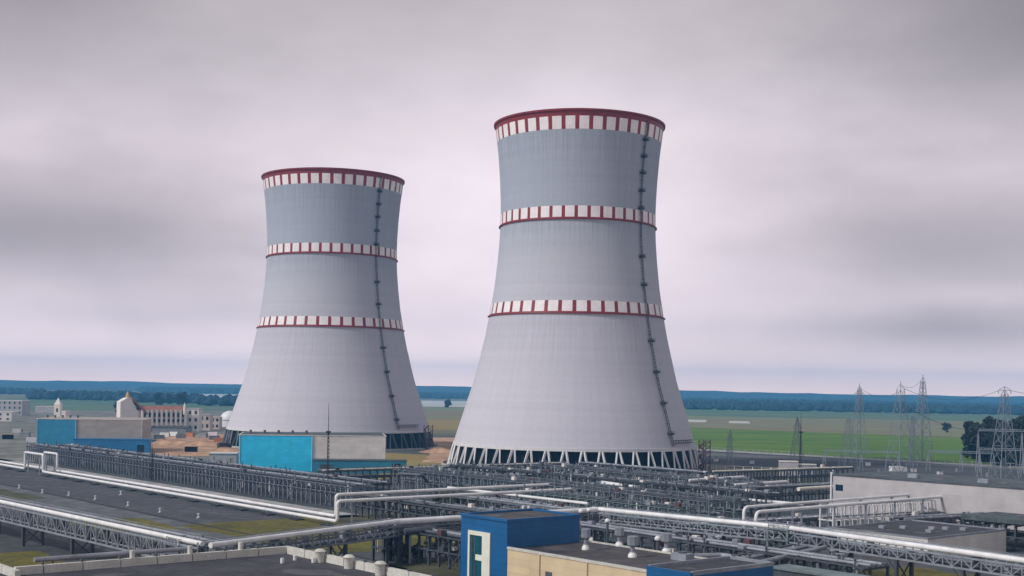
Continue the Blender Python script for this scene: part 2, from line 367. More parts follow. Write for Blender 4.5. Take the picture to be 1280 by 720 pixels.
mx = N.new('ShaderNodeMix'); mx.data_type = 'RGBA'; mx.inputs[0].default_value = .96
L.new(sky.outputs[0], mx.inputs[6]); L.new(sc.outputs[0], mx.inputs[7]); L.new(mx.outputs[2], bg.inputs['Color'])

sl = bpy.data.lights.new('sun', 'SUN'); sl.energy = 1.5; sl.angle = math.radians(10.5); sl.color = (1, .975, .95)
so = bpy.data.objects.new('sun', sl); COL.objects.link(so)
sd = Vector((math.sin(SUN_AZ)*math.cos(SUN_EL), math.cos(SUN_AZ)*math.cos(SUN_EL), math.sin(SUN_EL)))
so.rotation_euler = (-sd).to_track_quat('-Z', 'Y').to_euler(); so.location = (0, -50, 200)

cd = bpy.data.cameras.new('camera'); cam = bpy.data.objects.new('camera', cd); COL.objects.link(cam); C.camera = cam
cd.sensor_width = 36; cd.sensor_fit = 'HORIZONTAL'; cd.lens = F/1280*36
cd.shift_y = (YPP-360)/1280; cd.clip_end = 90000; cd.clip_start = 1
cam.matrix_world = Matrix.Translation((0, 0, HC)) @ Matrix.Rotation(PI/2, 4, 'X') @ Matrix.Rotation(ROLL, 4, 'Z')
C.view_settings.view_transform = 'Standard'; C.view_settings.look = 'None'; C.view_settings.exposure = .84; C.view_settings.gamma = 1
C.view_settings.use_curve_mapping = False
C.cycles.use_denoising = True; C.cycles.max_bounces = 5; C.cycles.volume_bounces = 1; C.cycles.diffuse_bounces = 3
C.cycles.use_adaptive_sampling = True

# ------------------------------------------------------------------ haze
hz = MB().box(-7300, 7300, -600, 7300, -1.2, 168).build('haze', [])
tag(hz, kind='stuff')
hm = bpy.data.materials.new('haze_air'); hm.use_nodes = True; hn = hm.node_tree.nodes
hn.remove(hn['Principled BSDF']); pv = hn.new('ShaderNodeVolumePrincipled')
pv.inputs['Color'].default_value = (.15, .54, 1.0, 1); pv.inputs['Density'].default_value = .00014; pv.inputs['Anisotropy'].default_value = 0
hm.node_tree.links.new(pv.outputs[0], hn['Material Output'].inputs['Volume']); hz.data.materials.append(hm)

# ------------------------------------------------------------------ ground, fields, roads
bmx = MB(); bmx.add([(-7200, -500, 0), (7200, -500, 0), (7200, 7200, 0), (-7200, 7200, 0)], [(0, 1, 2, 3)])
tag(bmx.build('ground', M_FARM), kind='structure')
def far(name, px, z, m, jag=0, seg=60): return sheet(name, [W(x, y)[:2] for x, y in px], z, m, jag, seg)
far('meadow', [(835, 524), (1290, 535), (1290, 516), (835, 509)], .05, M_TEALF, 8, 80)
far('stubble_field', [(845, 536), (1290, 549), (1290, 528), (845, 519.5)], .12, M_STRAW, 4, 80)
far('pale_field', [(850, 527.5), (882, 528), (882, 525), (850, 524.6)], .18, M_PALEF, 2, 60)
far('pale_field', [(912, 529), (938, 529.6), (936, 526.8), (912, 526.2)], .18, M_PALEF, 2, 60)
far('green_field', [(835, 559), (1290, 584), (1290, 551), (835, 533.5)], .20, M_GREEN, 2, 60)
far('meadow', [(0, 512), (310, 514), (310, 499), (0, 499)], .05, M_TEALF, 8, 80)
far('pale_field', [(150, 496), (310, 498.5), (310, 490), (150, 489)], .08, M_PALEF, 10, 200)
far('pale_field', [(515, 508), (600, 509), (600, 501.5), (515, 500.5)], .08, M_PALEF, 5, 100)
far('stubble_field', [(515, 528), (600, 530), (600, 509.5), (515, 508.5)], .05, M_STRAW, 4, 80)
far('dry_meadow', [(520, 537), (600, 538), (600, 525), (520, 524)], .1, M_YGRASS, 4, 40)
far('waste_ground', [(-60, 575), (330, 580), (330, 514), (-60, 512)], .05, M_RUBBLE, 6, 40)
far('earthworks', [(176, 570), (330, 572), (330, 541), (205, 545)], .12, M_EARTH, 3, 14)
far('earthworks', [(528, 578), (600, 582), (600, 547), (540, 547)], .12, M_EARTH, 2, 12)
grid_sheet('site_yard', -760, -40, -120, 600, .03, M_GRAV, 3, 20)
far('yellow_grass', [(470, 600), (562, 592), (565, 570), (480, 566)], .06, M_YGRASS, 2, 8)
far('yard_road', [(846, 568), (1290, 588), (1290, 584), (846, 564.5)], .05, M_ROADG)
far('perimeter_road', [(835, 561.5), (1290, 586.5), (1290, 584.6), (835, 559.6)], .26, M_ROAD)
far('earth_strip', [(868, 590), (930, 592), (925, 582), (872, 579)], .06, M_RUBBLE, 1.5, 6)
far('grass_verge', [(905, 590), (1000, 594), (1000, 584), (915, 583)], .064, M_DGRASS, 1.5, 6)
grid_sheet('service_road', -640, -295, 185.5, 195, .05, M_ROAD)
grid_sheet('asphalt_yard', -640, -200, 108, 172, .042, M_ASPH)
grid_sheet('concrete_lane', -640, -205, 112, 146, .05, M_ROADG)
grid_sheet('grass_patch', -300, -232, 142, 181, .062, M_GRASS, 1.2, 4)
grid_sheet('grass_patch', -322, -292, 120, 140, .062, M_GRASS, 1.0, 4)
grid_sheet('grass_patch', -640, -390, 126, 141, .062, M_DGRASS, 1.0, 5)
grid_sheet('grass_patch', -270, -150, 22, 96, .05, M_GRASS, 3, 6)
grid_sheet('dirt_path', -640, -200, 60, 66, .058, M_ROADG)
grid_sheet('grass_patch', -212, -176, 110, 175, .05, M_DGRASS, 2, 5)
grid_sheet('grass_patch', -300, -222, 182, 236, .05, M_DGRASS, 2, 5)
grid_sheet('grass_patch', -150, -60, 210, 236, .05, M_GRASS, 2, 5)
grid_sheet('grass_patch', -150, -60, 160, 200, .05, M_GRASS, 2, 5)
grid_sheet('grass_patch', -350, -310, 380, 440, .05, M_DGRASS, 2, 5)
kb = MB()
for s0, s1, t in ((-640, -220, 147.4),):
    a = S(s0, t); b = S(s1, t); kb.bar((a.x, a.y, .06), (b.x, b.y, .06), .7, .16)
tag(kb.build('drain_channel', M_KERBD), kind='structure')
kb = MB()
for s0, s1, t in ((-640, -295, 195.2), (-640, -295, 185.3), (-640, -205, 111.6)):
    a = S(s0, t); b = S(s1, t); kb.bar((a.x, a.y, .07), (b.x, b.y, .07), .35, .18)
tag(kb.build('kerb', M_KERB), kind='structure')
# low wooded ridge on the skyline
rd = random.Random(3); hb = MB(); nx = 160
for y0, hh, dep in ((5600, 17, 300), (6300, 28, 300), (6850, 47, 250)):
    vs = []; fs = []
    hs = []; h = .5
    for i in range(nx): h = min(1, max(.55 if hh < 40 else .82, h+rd.uniform(-.08, .08))); hs.append(h*hh)
    for i in range(nx):
        x = -6000+12000*i/(nx-1); vs += [(x, y0-dep, -.5), (x, y0, hs[i]), (x, y0+dep, -.5)]
        if i: o = 3*(i-1); fs += [(o, o+3, o+4, o+1), (o+1, o+4, o+5, o+2)]
    hb.add(vs, fs)
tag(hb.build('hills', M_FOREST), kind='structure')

# ------------------------------------------------------------------ vegetation
def crown_blob(mb, x, y, z, r, h, rnd, n=7):
    vs = []; fs = []
    rows = ((0, .35), (.25, .95), (.6, .8), (.85, .42))
    for k, (zz, rr) in enumerate(rows):
        for i in range(n):
            a = 2*PI*(i+.5*(k % 2))/n; q = r*rr*rnd.uniform(.75, 1.2)
            vs.append((x+q*math.cos(a), y+q*math.sin(a), z+h*zz*rnd.uniform(.9, 1.1)))
    vs.append((x, y, z+h))
    for k in range(3):
        for i in range(n): fs.append((k*n+i, k*n+(i+1) % n, (k+1)*n+(i+1) % n, (k+1)*n+i))
    for i in range(n): fs.append((3*n+i, 3*n+(i+1) % n, 4*n))
    mb.add(vs, fs)
def wood(name, label, cells, n, hmin, hmax, seed):
    rnd = random.Random(seed); mb = MB()
    for i in range(n):
        c = rnd.choices(cells, [q[-1] for q in cells])[0]
        px = rnd.uniform(c[0], c[1]); D = c[2]*(c[3]/c[2])**rnd.random()
        p = WD(px, D); h = rnd.uniform(hmin, hmax)
        crown_blob(mb, p.x, p.y, -.5, h*rnd.uniform(.35, .6)*(1+D/6000), h, rnd)
    o = mb.build(name, M_FOREST); tag(o, kind='stuff', label=label, cat='wood'); return o
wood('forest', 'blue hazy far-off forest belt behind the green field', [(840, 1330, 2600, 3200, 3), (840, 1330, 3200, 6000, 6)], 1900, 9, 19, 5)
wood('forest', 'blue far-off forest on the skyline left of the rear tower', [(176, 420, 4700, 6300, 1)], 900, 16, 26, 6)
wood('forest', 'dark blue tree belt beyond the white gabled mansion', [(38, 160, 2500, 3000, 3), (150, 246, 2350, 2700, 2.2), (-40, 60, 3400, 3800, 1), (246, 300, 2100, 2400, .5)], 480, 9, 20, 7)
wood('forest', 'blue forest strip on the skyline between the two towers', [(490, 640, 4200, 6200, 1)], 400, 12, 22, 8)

def tree(label, loc, h, cr, m, seed, name='tree', cat='tree', group=None, n=1500, leaf=.7):
    rnd = random.Random(seed); T = thing(name, label, cat, loc, 0, group)
    tb = MB(); tb.tube([(0, 0, 0), (rnd.uniform(-.3, .3), 0, h*.3), (rnd.uniform(-.6, .6), rnd.uniform(-.5, .5), h*.75)], h*.022, 8)
    clumps = []
    for i in range(18):
        a = rnd.uniform(0, 2*PI); zz = rnd.uniform(.12, .93); rr = cr*math.sqrt(max(.08, 1-((zz-.5)/.52)**2))*rnd.uniform(.3, .85)
        q = Vector((rr*math.cos(a), rr*math.sin(a), h*zz)); clumps.append((q, cr*rnd.uniform(.28, .5)))
        tb.bar((0, 0, h*zz*.55), q, h*.014, w2=h*.004)
    tb.build('trunk', M_TRUNK, T)
    cb = MB()
    for i in range(n):
        q, r = rnd.choice(clumps)
        d = Vector((rnd.gauss(0, 1), rnd.gauss(0, 1), rnd.gauss(0, .8))); d = d.normalized()*r*rnd.random()**.4
        p = q+d; u = Vector((rnd.gauss(0, 1), rnd.gauss(0, 1), rnd.gauss(0, 1))).normalized(); v = u.orthogonal().normalized()
        k = leaf*rnd.uniform(.6, 1.3)
        cb.add([p-u*k-v*k*.5, p+u*k-v*k*.6, p+u*k*.8+v*k*.6, p-u*k*.7+v*k*.5], [(0, 1, 2, 3)])
    cb.build('crown', m, T)
    return T
for i, (px, D, h, cr, lab) in enumerate([
    (1216, 735, 21, 7, 'dark tree standing at the left end of the clump by the right pylon'),
    (1231, 690, 15, 7.5, 'low dark tree second from the left in the clump by the right pylon'),
    (1243, 745, 23, 9, 'tall dark tree behind the left leg of the right pylon'),
    (1258, 700, 20, 9, 'dark round tree straight behind the right pylon'),
    (1272, 760, 22, 9, 'dark tree just right of the right pylon behind its clump'),
    (1276, 670, 17, 9, 'nearest low dark tree at the right edge of the photo'),
    (1249, 655, 12, 7, 'small dark tree at the front of the clump by the right pylon'),
    (1224, 725, 20, 8.5, 'dark tree between the left end tree and the low one by the right pylon'),
    (1266, 715, 21, 9, 'dark tree directly behind the right leg of the right pylon'),
    (1237, 715, 17, 8.5, 'middle-sized dark tree just left of the right pylon'),
    (1290, 720, 24, 10, 'tall dark tree cut by the right edge of the photo')]):
    tree(lab, WD(px, D), h, cr, M_LEAFD, 40+i, group='dark trees behind the right pylon', n=4200, leaf=.85)
tree('lone small dark tree in the stubble field beyond the crop', W(1183, 541), 10, 5, M_LEAFD, 61, n=900, leaf=.6)
for i, (px, py, h, lab) in enumerate([
    (562, 634, 5.5, 'tall olive shrub left of the blue building behind the bridge'),
    (548, 632, 4.0, 'olive shrub under the left part of the white twin pipe bridge'),
    (574, 632, 4.5, 'low brown-green shrub just behind the blue building corner'),
    (592, 628, 3.5, 'small shrub under the middle of the white twin pipe bridge'),
    (502, 703, 3.5, 'green bush beside the dark columns near the roof edge'),
    (522, 700, 3.0, 'low green bush left of the curved dark duct'),
    (562, 690, 5.0, 'dark green bush against the left wall of the blue building')]):
    tree(lab, W(px, py), h, h*.55, M_LEAF, 80+i, 'shrub', 'shrub', 'shrubs around the pipe bridges', 260, .35)
for i, (px, D, h, lab) in enumerate([
    (199, 2100, 20, 'rounded dark tree above the left half of the mansion roof'), (226, 2000, 22, 'largest dark tree above the right half of the mansion roof'),
    (212, 2250, 17, 'dark tree between the two larger ones above the mansion roof'), (148, 1500, 12, 'small dark tree left of the white gable'),
    (560, 2350, 14, 'tall lone tree in the pale field between the two towers')]):
    tree(lab, WD(px, D), h, h*.45, M_LEAFD, 120+i, group='trees in the fields beyond the mansion', n=500, leaf=1.6)

# ------------------------------------------------------------------ cooling towers
PROF = [(0, 59.8), (10.4, 57.3), (16, 55.6), (24, 53.1), (32, 50.6), (40, 48.0), (50, 45.6), (60, 43.3), (72, 41.0), (84, 39.1), (96, 37.8), (106, 37.0), (116, 36.6), (126, 36.8), (136, 37.3), (146, 38.1), (155, 39.1), (161, 39.9)]
def RZ(z):
    for (z0, r0), (z1, r1) in zip(PROF, PROF[1:]):
        if z <= z1: return r0+(r1-r0)*(z-z0)/(z1-z0)
    return PROF[-1][1]
def cooling_tower(label, loc, face, k, squares, mcol=None, lad=50):
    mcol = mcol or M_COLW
    """face: azimuth (world) of the side turned to the camera; k widens the tower"""
    T = thing('cooling_tower', label, 'cooling tower', loc, face, 'concrete cooling towers')
    R = lambda z: RZ(z)*k
    zs = [10.4+(161-10.4)*i/60 for i in range(61)]
    th = lambda z: .9 if z < 14 else .35
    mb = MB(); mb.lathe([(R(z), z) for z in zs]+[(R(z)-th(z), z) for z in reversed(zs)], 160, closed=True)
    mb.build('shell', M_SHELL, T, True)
    lb = MB().lathe([(R(10.4)+.22, 9.6), (R(10.4)+.22, 10.9), (R(10.4)-1.0, 10.9), (R(10.4)-1.0, 9.6)], 160, closed=True)
    lb.build('ring_beam', M_COLW, T, True)
    # painted belts: rows of white squares on red
    def belt(z0, z1, w0, w1, name, frac):
        n = squares; mb = MB(); o = .06
        zz = [z0, w0, w1, z1]
        da = 2*PI/n; sub = 4
        for i in range(n):
            for a0, a1, white in ((i*da, (i+frac)*da, True), ((i+frac)*da, (i+1)*da, False)):
                for j in range(sub):
                    b0 = a0+(a1-a0)*j/sub; b1 = a0+(a1-a0)*(j+1)/sub
                    for r in range(3):
                        if zz[r+1]-zz[r] < .02: continue
                        za, zb = zz[r], zz[r+1]; ra, rb = R(za)+o, R(zb)+o
                        mb.add([(ra*math.cos(b0), ra*math.sin(b0), za), (ra*math.cos(b1), ra*math.sin(b1), za), (rb*math.cos(b1), rb*math.sin(b1), zb), (rb*math.cos(b0), rb*math.sin(b0), zb)],
                               [(0, 1, 2, 3)], 1 if white and r == 1 else 0)
        mb.build(name, [M_RED, M_WSQ], T)
    belt(152.3, 160.2, 152.3, 158.0, 'painted_belt', .70)
    belt(112.9, 118.5, 113.5, 118.5, 'painted_belt', .73)
    belt(70.5, 76.0, 71.1, 76.0, 'painted_belt', .73)
    # rim and stiffening rings
    def ring(name, z0, z1, out):
        MB().lathe([(R(z0)+.1, z0), (R(z0)+out, z0+.1), (R(z1)+out, z1), (R(z1)-.6 if z1 > 155 else R(z1)+.1, z1)], 160, closed=True).build(name, M_RED, T, True)
    ring('rim', 160.15, 161.1, .75)
    ring('stiffening_ring', 112.45, 112.9, .75); ring('stiffening_ring', 70.05, 70.5, .75)
    # raking columns in pairs, 46 pairs
    n = 46; c0 = None
    for i in range(n):
        for sg in (-1, 1):
            a = (i+.5)*2*PI/n
            if i == 0:
                f = Vector((R(0)*math.cos(sg*.042), R(0)*math.sin(sg*.042), 0)); t_ = Vector(((R(9.7)-.25)*math.cos(sg*.010), (R(9.7)-.25)*math.sin(sg*.010), 9.7))
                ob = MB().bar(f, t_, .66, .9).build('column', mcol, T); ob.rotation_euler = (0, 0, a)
                if sg < 0: cm = ob
                else: cp = ob
            else: dup(cm if sg < 0 else cp, T, rz=a)
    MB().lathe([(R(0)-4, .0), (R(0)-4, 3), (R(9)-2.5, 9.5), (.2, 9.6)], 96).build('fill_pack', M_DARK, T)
    MB().lathe([(R(0)+3, .0), (R(0)+3, 1.1), (R(0)+2.5, 1.1), (R(0)+2.5, 0)], 96, closed=True).build('basin_wall', M_CONC, T)
    # ladder with landings
    la = lad*PI/180; ld = MB(); zs2 = [12+(159-12)*i/70 for i in range(71)]
    def pt(z, out, da=0.0): return ((R(z)+out)*math.cos(la+da), (R(z)+out)*math.sin(la+da), z)
    for da in (-.012, .012):
        for z0, z1 in zip(zs2, zs2[1:]): ld.bar(pt(z0, .7, da), pt(z1, .7, da), .26)
    for z in [12+1.6*i for i in range(92)]: ld.bar(pt(z, .7, -.012), pt(z, .7, .012), .16)
    for z in [12+5*i for i in range(30)]: ld.bar(pt(z, .0), pt(z, .8), .25)
    lo = ld.build('ladder', M_LADDER, T)
    for z in (150, 142.5, 135, 127, 119, 97, 84, 58.5, 44.5, 30.5, 17):
        x, y, _ = pt(z, .9); q = MB()
        q.box(-1.0, 1.0, -1.5, 1.5, -.12, .12)
        for yy in (-1.4, 1.4):
            for xx in (-.9, .9): q.bar((xx, yy, 0), (xx, yy, 1.3), .12)
        q.bar((.9, -1.4, 1.3), (.9, 1.4, 1.3), .14); q.bar((-.9, -1.4, 1.3), (.9, -1.4, 1.3), .12); q.bar((-.9, 1.4, 1.3), (.9, 1.4, 1.3), .12)
        q.box(-.85, .75, -1.0, 1.0, .12, .9)
        ob = q.build('landing', M_LADDER, T); ob.location = (x, y, z); ob.rotation_euler = (0, 0, la)
    # gangway and stair tower at the foot
    g = MB(); a0, a1 = la, la+.30; st = 8
    for i in range(st):
        b0 = a0+(a1-a0)*i/st; b1 = a0+(a1-a0)*(i+1)/st
        for rr, zz in ((1.0, 13.2), (1.0, 14.4), (2.2, 13.2), (2.2, 14.4)):
            g.bar(((R(13)+rr)*math.cos(b0), (R(13)+rr)*math.sin(b0), zz), ((R(13)+rr)*math.cos(b1), (R(13)+rr)*math.sin(b1), zz), .22)
        for rr in (1.0, 2.2): g.bar(((R(13)+rr)*math.cos(b0), (R(13)+rr)*math.sin(b0), 13.2), ((R(13)+rr)*math.cos(b0), (R(13)+rr)*math.sin(b0), 14.4), .15)
    g.build('gangway', M_LADDER, T)
    q = MB(); L_ = 3.6
    for x in (0, L_):
        for y in (0, L_): q.bar((x, y, 0), (x, y, 14.4), .32)
    for i in range(6):
        z = 2.3*i; q.bar((0, 0, z), (L_, 0, z+2.3), .3, .8) if i % 2 else q.bar((L_, 0, z), (0, 0, z+2.3), .3, .8)
        q.box(-.2, L_+.2, -.2, L_+.2, z+2.2, z+2.32)
        q.bar((0, L_, z), (L_, L_, z+2.3), .2)
    ob = q.build('stair_tower', M_RUST, T); ob.location = ((R(4)+2.6)*math.cos(a1), (R(4)+2.6)*math.sin(a1), 0); ob.rotation_euler = (0, 0, a1-.3)
    return T
def facing(p): return math.atan2(-p.y, -p.x)
pR = WD(717.2, 600); pL = WD(411.5, 765)
cooling_tower('nearer and taller looking grey cooling tower with red and white belts at centre', pR, facing(pR), 1.0, 40)
cooling_tower('farther grey cooling tower with red and white belts behind the cyan and pale building', pL, facing(pL), 1.06, 40, M_DPIPE, 40)  # dark column material: shade at this tower's foot put into the colour

# ------------------------------------------------------------------ pipe racks
def direction(p0, p1):
    d = (p1-p0); d.z = 0; return math.atan2(d.y, d.x), d.length
def rack(label, p0, p1, width, levels, step, pipes, m, name='pipe_rack', group='steel pipe racks across the site', cw=.42, brace=True, rail=False, junk=0, seed=1, pm=None, top=None, spikes=0.0, bh=.3):
    rz, Lg = direction(p0, p1); T = thing(name, label, 'pipe rack', (p0.x, p0.y, 0), rz, group)
    rnd = random.Random(seed); h = levels[-1]; n = max(2, int(round(Lg/step))+1); n = min(n, 99); st = Lg/(n-1)
    b = MB()
    for y in (-width/2, width/2): b.box(-cw/2, cw/2, y-cw/2, y+cw/2, 0, h)
    for z in levels: b.box(-cw*.4, cw*.4, -width/2-.5, width/2+.5, z-.4, z-.03)
    fr = b.build('portal_frame', m, T)
    for i in range(1, n): dup(fr, T, (i*st, 0, 0))
    for z in levels:
        for y in (-width/2, width/2):
            MB().box(-.3, Lg+.3, y-.12, y+.12, z-.02, z+bh).build('beam', m, T)
    if brace:
        k = 0
        for i in range(0, n-1, 4):
            for y in (-width/2,):
                q = MB(); q.bar((i*st, y-.3, .2), ((i+1)*st, y-.3, levels[0]), .16); q.bar(((i+1)*st, y-.3, .2), (i*st, y-.3, levels[0]), .16)
                q.build('brace', m, T)
    for (y, z, r, pmat) in pipes:
        pts = [(-.5, y, z)]
        q = MB(); x = 0
        q.tube([(-.6, y, z), (Lg+.6, y, z)], r, 10)
        x = rnd.uniform(2, 9)
        while x < Lg-2:                               # flanges and shoes
            q.tube([(x, y, z), (x+.35, y, z)], r*1.35, 10); x += rnd.uniform(6, 14)
        q.build('pipe', pmat, T, True)
    if rail:
        q = MB()
        for y in (-width/2-.55,):
            for zz in (.6, 1.15): q.bar((0, y, h+zz), (Lg, y, h+zz), .09)
            for i in range(n): q.bar((i*st, y, h), (i*st, y, h+1.15), .09)
        q.build('handrail', m, T)
    if top:
        MB().box(-.5, Lg+.5, -width/2-.6, width/2+.6, h+.34, h+.34+top[0]).build('deck', top[1], T)
    if spikes:                                        # posts and vent stubs that stand above the top level, uneven
        a = MB().box(-.11, .11, -.11, .11, 0, 2.2); a.box(-.5, .5, -.08, .08, 1.6, 1.78); a = a.build('hanger_post', m, T, loc=(0, -width/2, h)); k = 0
        for i in range(1, n):
            if rnd.random() < spikes and k < 95:
                c = dup(a, T, (i*st, rnd.choice((-width/2, 0, width/2)), h)); c.scale = (1, 1, rnd.uniform(.45, 1.15)); k += 1
    for i in range(junk):                             # valves, drops and boxes between the levels
        x = rnd.uniform(0, Lg); y = rnd.uniform(-width/2, width/2); z1 = rnd.choice(levels); q = MB()
        ty = rnd.random()
        if ty < .45:
            z0 = z1-rnd.uniform(1.5, 3); q.tube([(x, y, max(.1, z0)), (x, y, z1+.6)], rnd.uniform(.12, .28), 8); q.build('drop_pipe', rnd.choice((M_GPIPE, M_DPIPE, M_WPIPE)), T, True)
        elif ty < .75:
            q.tube([(x, y, z1+.3), (x, y, z1+1.3)], .18, 8); q.tube([(x, y, z1+1.3), (x, y, z1+1.45)], .5, 10); q.build('valve', rnd.choice((M_GPIPE, M_DPIPE)), T, True)
        else:
            q.box(x-.7, x+.7, y-.5, y+.5, z1+.31, z1+rnd.uniform(.9, 1.7)); q.build('junction_box', rnd.choice((M_GALV, M_DPIPE, M_RUST, M_DPIPE, M_PALE)), T)
    return T
GP, DP, WP = M_GPIPE, M_DPIPE, M_WPIPE
rack('long dense grey pipe rack running in front of both cyan and beige buildings', S(-585, 206), S(-313, 206), 8, [4.3, 6.5], 2.8,
     [(-2.6, 7.1, .22, DP), (.5, 7.2, .3, GP), (2.6, 7.1, .25, DP), (-2, 4.8, .3, DP), (1.5, 4.8, .4, DP), (0, 4.9, .3, DP)], M_STEEL, junk=130, seed=2, cw=.42, spikes=.85, bh=.16)
rack('second grey pipe rack row half hidden behind the long dense one', S(-600, 224), S(-330, 224), 6, [3.8, 5.6], 3.4,
     [(-2, 6.1, .3, DP), (0, 6.0, .3, DP), (2, 6.1, .3, GP)], M_STEELD, junk=60, seed=3, spikes=.7, bh=.16)
rack('long low pipe rack with pale top rail in front of the nearer tower, left side', S(-388, 238), S(-386, 352), 5, [3, 5.6], 3.1,
     [(-1.5, 6.1, .28, M_CPIPE), (0, 6.0, .25, GP), (1.4, 6.1, .3, GP), (0, 3.4, .35, DP)], M_STEELD, rail=True, junk=20, seed=4)
rack('low pipe rack with pale top rail in front of the nearer tower, right side', S(-384, 362), S(-318, 362), 5, [3, 5.6], 3.1,
     [(-1.5, 6.1, .28, GP), (0, 6, .25, M_CPIPE), (1.4, 6.1, .3, GP), (0, 3.4, .35, DP)], M_STEELD, rail=True, junk=18, seed=5)
rack('pipe rack with yellowish top pipe leading right to the small pinkish hut', S(-318, 366), S(-310, 442), 5, [3, 5.8], 3.3,
     [(-1.6, 6.3, .32, M_CPIPE), (.2, 6.1, .25, DP), (1.6, 6.1, .25, DP)], M_STEELD, junk=14, seed=6)
mids = [(243, -300, -219, 6.0, M_TEAL, 'grey-green pipe rack right of the white twin pipe bridge, nearest the corner'),
        (258, -368, -222, 7.0, M_STEEL, 'second grey-green pipe rack from the left in the middle field'),
        (273, -374, -226, 6.4, M_TEAL, 'third grey-green pipe rack from the left in the middle field'),
        (289, -376, -228, 7.2, M_STEELD, 'fourth darker pipe rack from the left in the middle field'),
        (306, -372, -250, 6.0, M_TEAL, 'fifth grey-green pipe rack from the left in the middle field'),
        (324, -372, -262, 6.6, M_STEEL, 'sixth pipe rack of the middle field below the tower columns'),
        (343, -372, -270, 5.6, M_STEELD, 'last pipe rack of the middle field, next to the tower stair')]
for i, (t, s0, s1, h, m, lab) in enumerate(mids):
    rack(lab, S(s0, t), S(s1, t), 6, [h*.5, h], 3.4, [(-2.2, h+.35, .15, DP), (.7, h+.4, .2, DP), (2.2, h+.4, .2, GP if i == 3 else DP), (-1, h*.5+.4, .35, DP), (1, h*.5+.4, .3, GP)],
         m, junk=95, seed=20+i, cw=.42, rail=False, spikes=1.0, bh=.14)
rack('open dark rack in front of the pale long building, crossing below its left end', S(-262, 296), S(-256, 372), 5, [3, 5.5], 3.6, [(-1.4, 6, .3, GP), (0, 5.9, .25, DP), (1.5, 6, .35, GP)], M_STEELD, junk=18, seed=41)
rack('low rack of dark and pale parallel pipes just beyond the right pipe bridge', S(-214, 226), S(-206, 290), 7, [2.6], 4, [(-2.8, 3.1, .45, DP), (-1.2, 3.1, .35, WP), (.6, 3.1, .45, GP), (2.4, 3.1, .45, DP)], M_STEELD, junk=24, seed=61)
rack('low dark rack reaching from the grey flat roof to the pale wall', S(-182, 282), S(-176, 314), 6, [2.6, 4.4], 3.4, [(-2, 4.9, .35, GP), (0, 4.9, .3, DP), (2, 4.9, .35, GP)], M_STEELD, junk=20, seed=62)
rack('white posted pipe frame under the twin white pipes before the pale long wall', S(-200, 276), S(-191, 354), 4.5, [3.4, 7.0], 3.2, [(-1.2, 7.4, .2, WP), (1, 3.8, .2, GP)], M_WHITE, brace=False, cw=.34, seed=42)
rack('rightmost white posted frame before the pale long wall', S(-186, 330), S(-178, 362), 4, [6.4], 3.0, [(0, 6.8, .2, M_RUST)], M_WHITE, brace=False, cw=.3, seed=43)
rack('low dark rack of parallel pipes beside the grey flat roof on the right', S(-192, 222), S(-186, 268), 6, [2.4], 4, [(-2.4, 2.9, .45, GP), (-.9, 2.9, .4, WP), (.7, 2.9, .45, GP), (2.3, 2.9, .4, GP)], M_STEELD, junk=10, seed=44)
rack('dark rack under a slate deck at the right edge of the photo', S(-164, 289), S(-88, 289), 15, [3, 6], 2.6, [(-3, 3.4, .3, DP), (0, 3.4, .35, GP)], M_STEELD, junk=14, seed=45, top=(1.0, M_ROOFG))
rack('dark stub rack under the pipe bridge left of the blue building', S(-214, 156), S(-176, 156), 7, [3, 6], 3.5, [(-2, 6.5, .35, DP), (0, 6.5, .4, GP), (2, 6.5, .3, DP), (1, 3.5, .4, DP)], M_STEELD, junk=26, seed=46)
rack('dark pipe rack behind the row of roof vents', S(-208, 193), S(-128, 191), 7, [3, 6], 3.6, [(-2.2, 6.5, .3, GP), (-.6, 6.4, .25, DP), (1, 6.5, .3, GP), (2.4, 6.4, .25, DP), (0, 3.5, .4, DP)], M_STEELD, junk=46, seed=47)
rack('small rack crossing towards the right pipe bridge at the bottom of the photo', S(-148, 168), S(-156, 206), 5, [2.8, 5.2], 3.8, [(-1.6, 5.7, .35, GP), (0, 5.6, .3, GP), (1.6, 5.7, .3, DP)], M_STEEL, junk=20, seed=48)
rack('dark rack under the left end of the white twin pipe bridge', S(-296, 196), S(-232, 196), 7, [3, 5.4], 3.2, [(-2, 5.9, .35, DP), (0, 5.9, .3, DP), (2, 5.8, .3, GP)], M_STEELD, junk=40, seed=49)
rack('dark rack under the right end of the white twin pipe bridge', S(-286, 222), S(-222, 222), 6, [3, 5.0], 3.6, [(-2, 5.5, .35, GP), (0, 5.4, .3, DP), (2, 5.4, .3, GP)], M_STEEL, junk=40, seed=50)

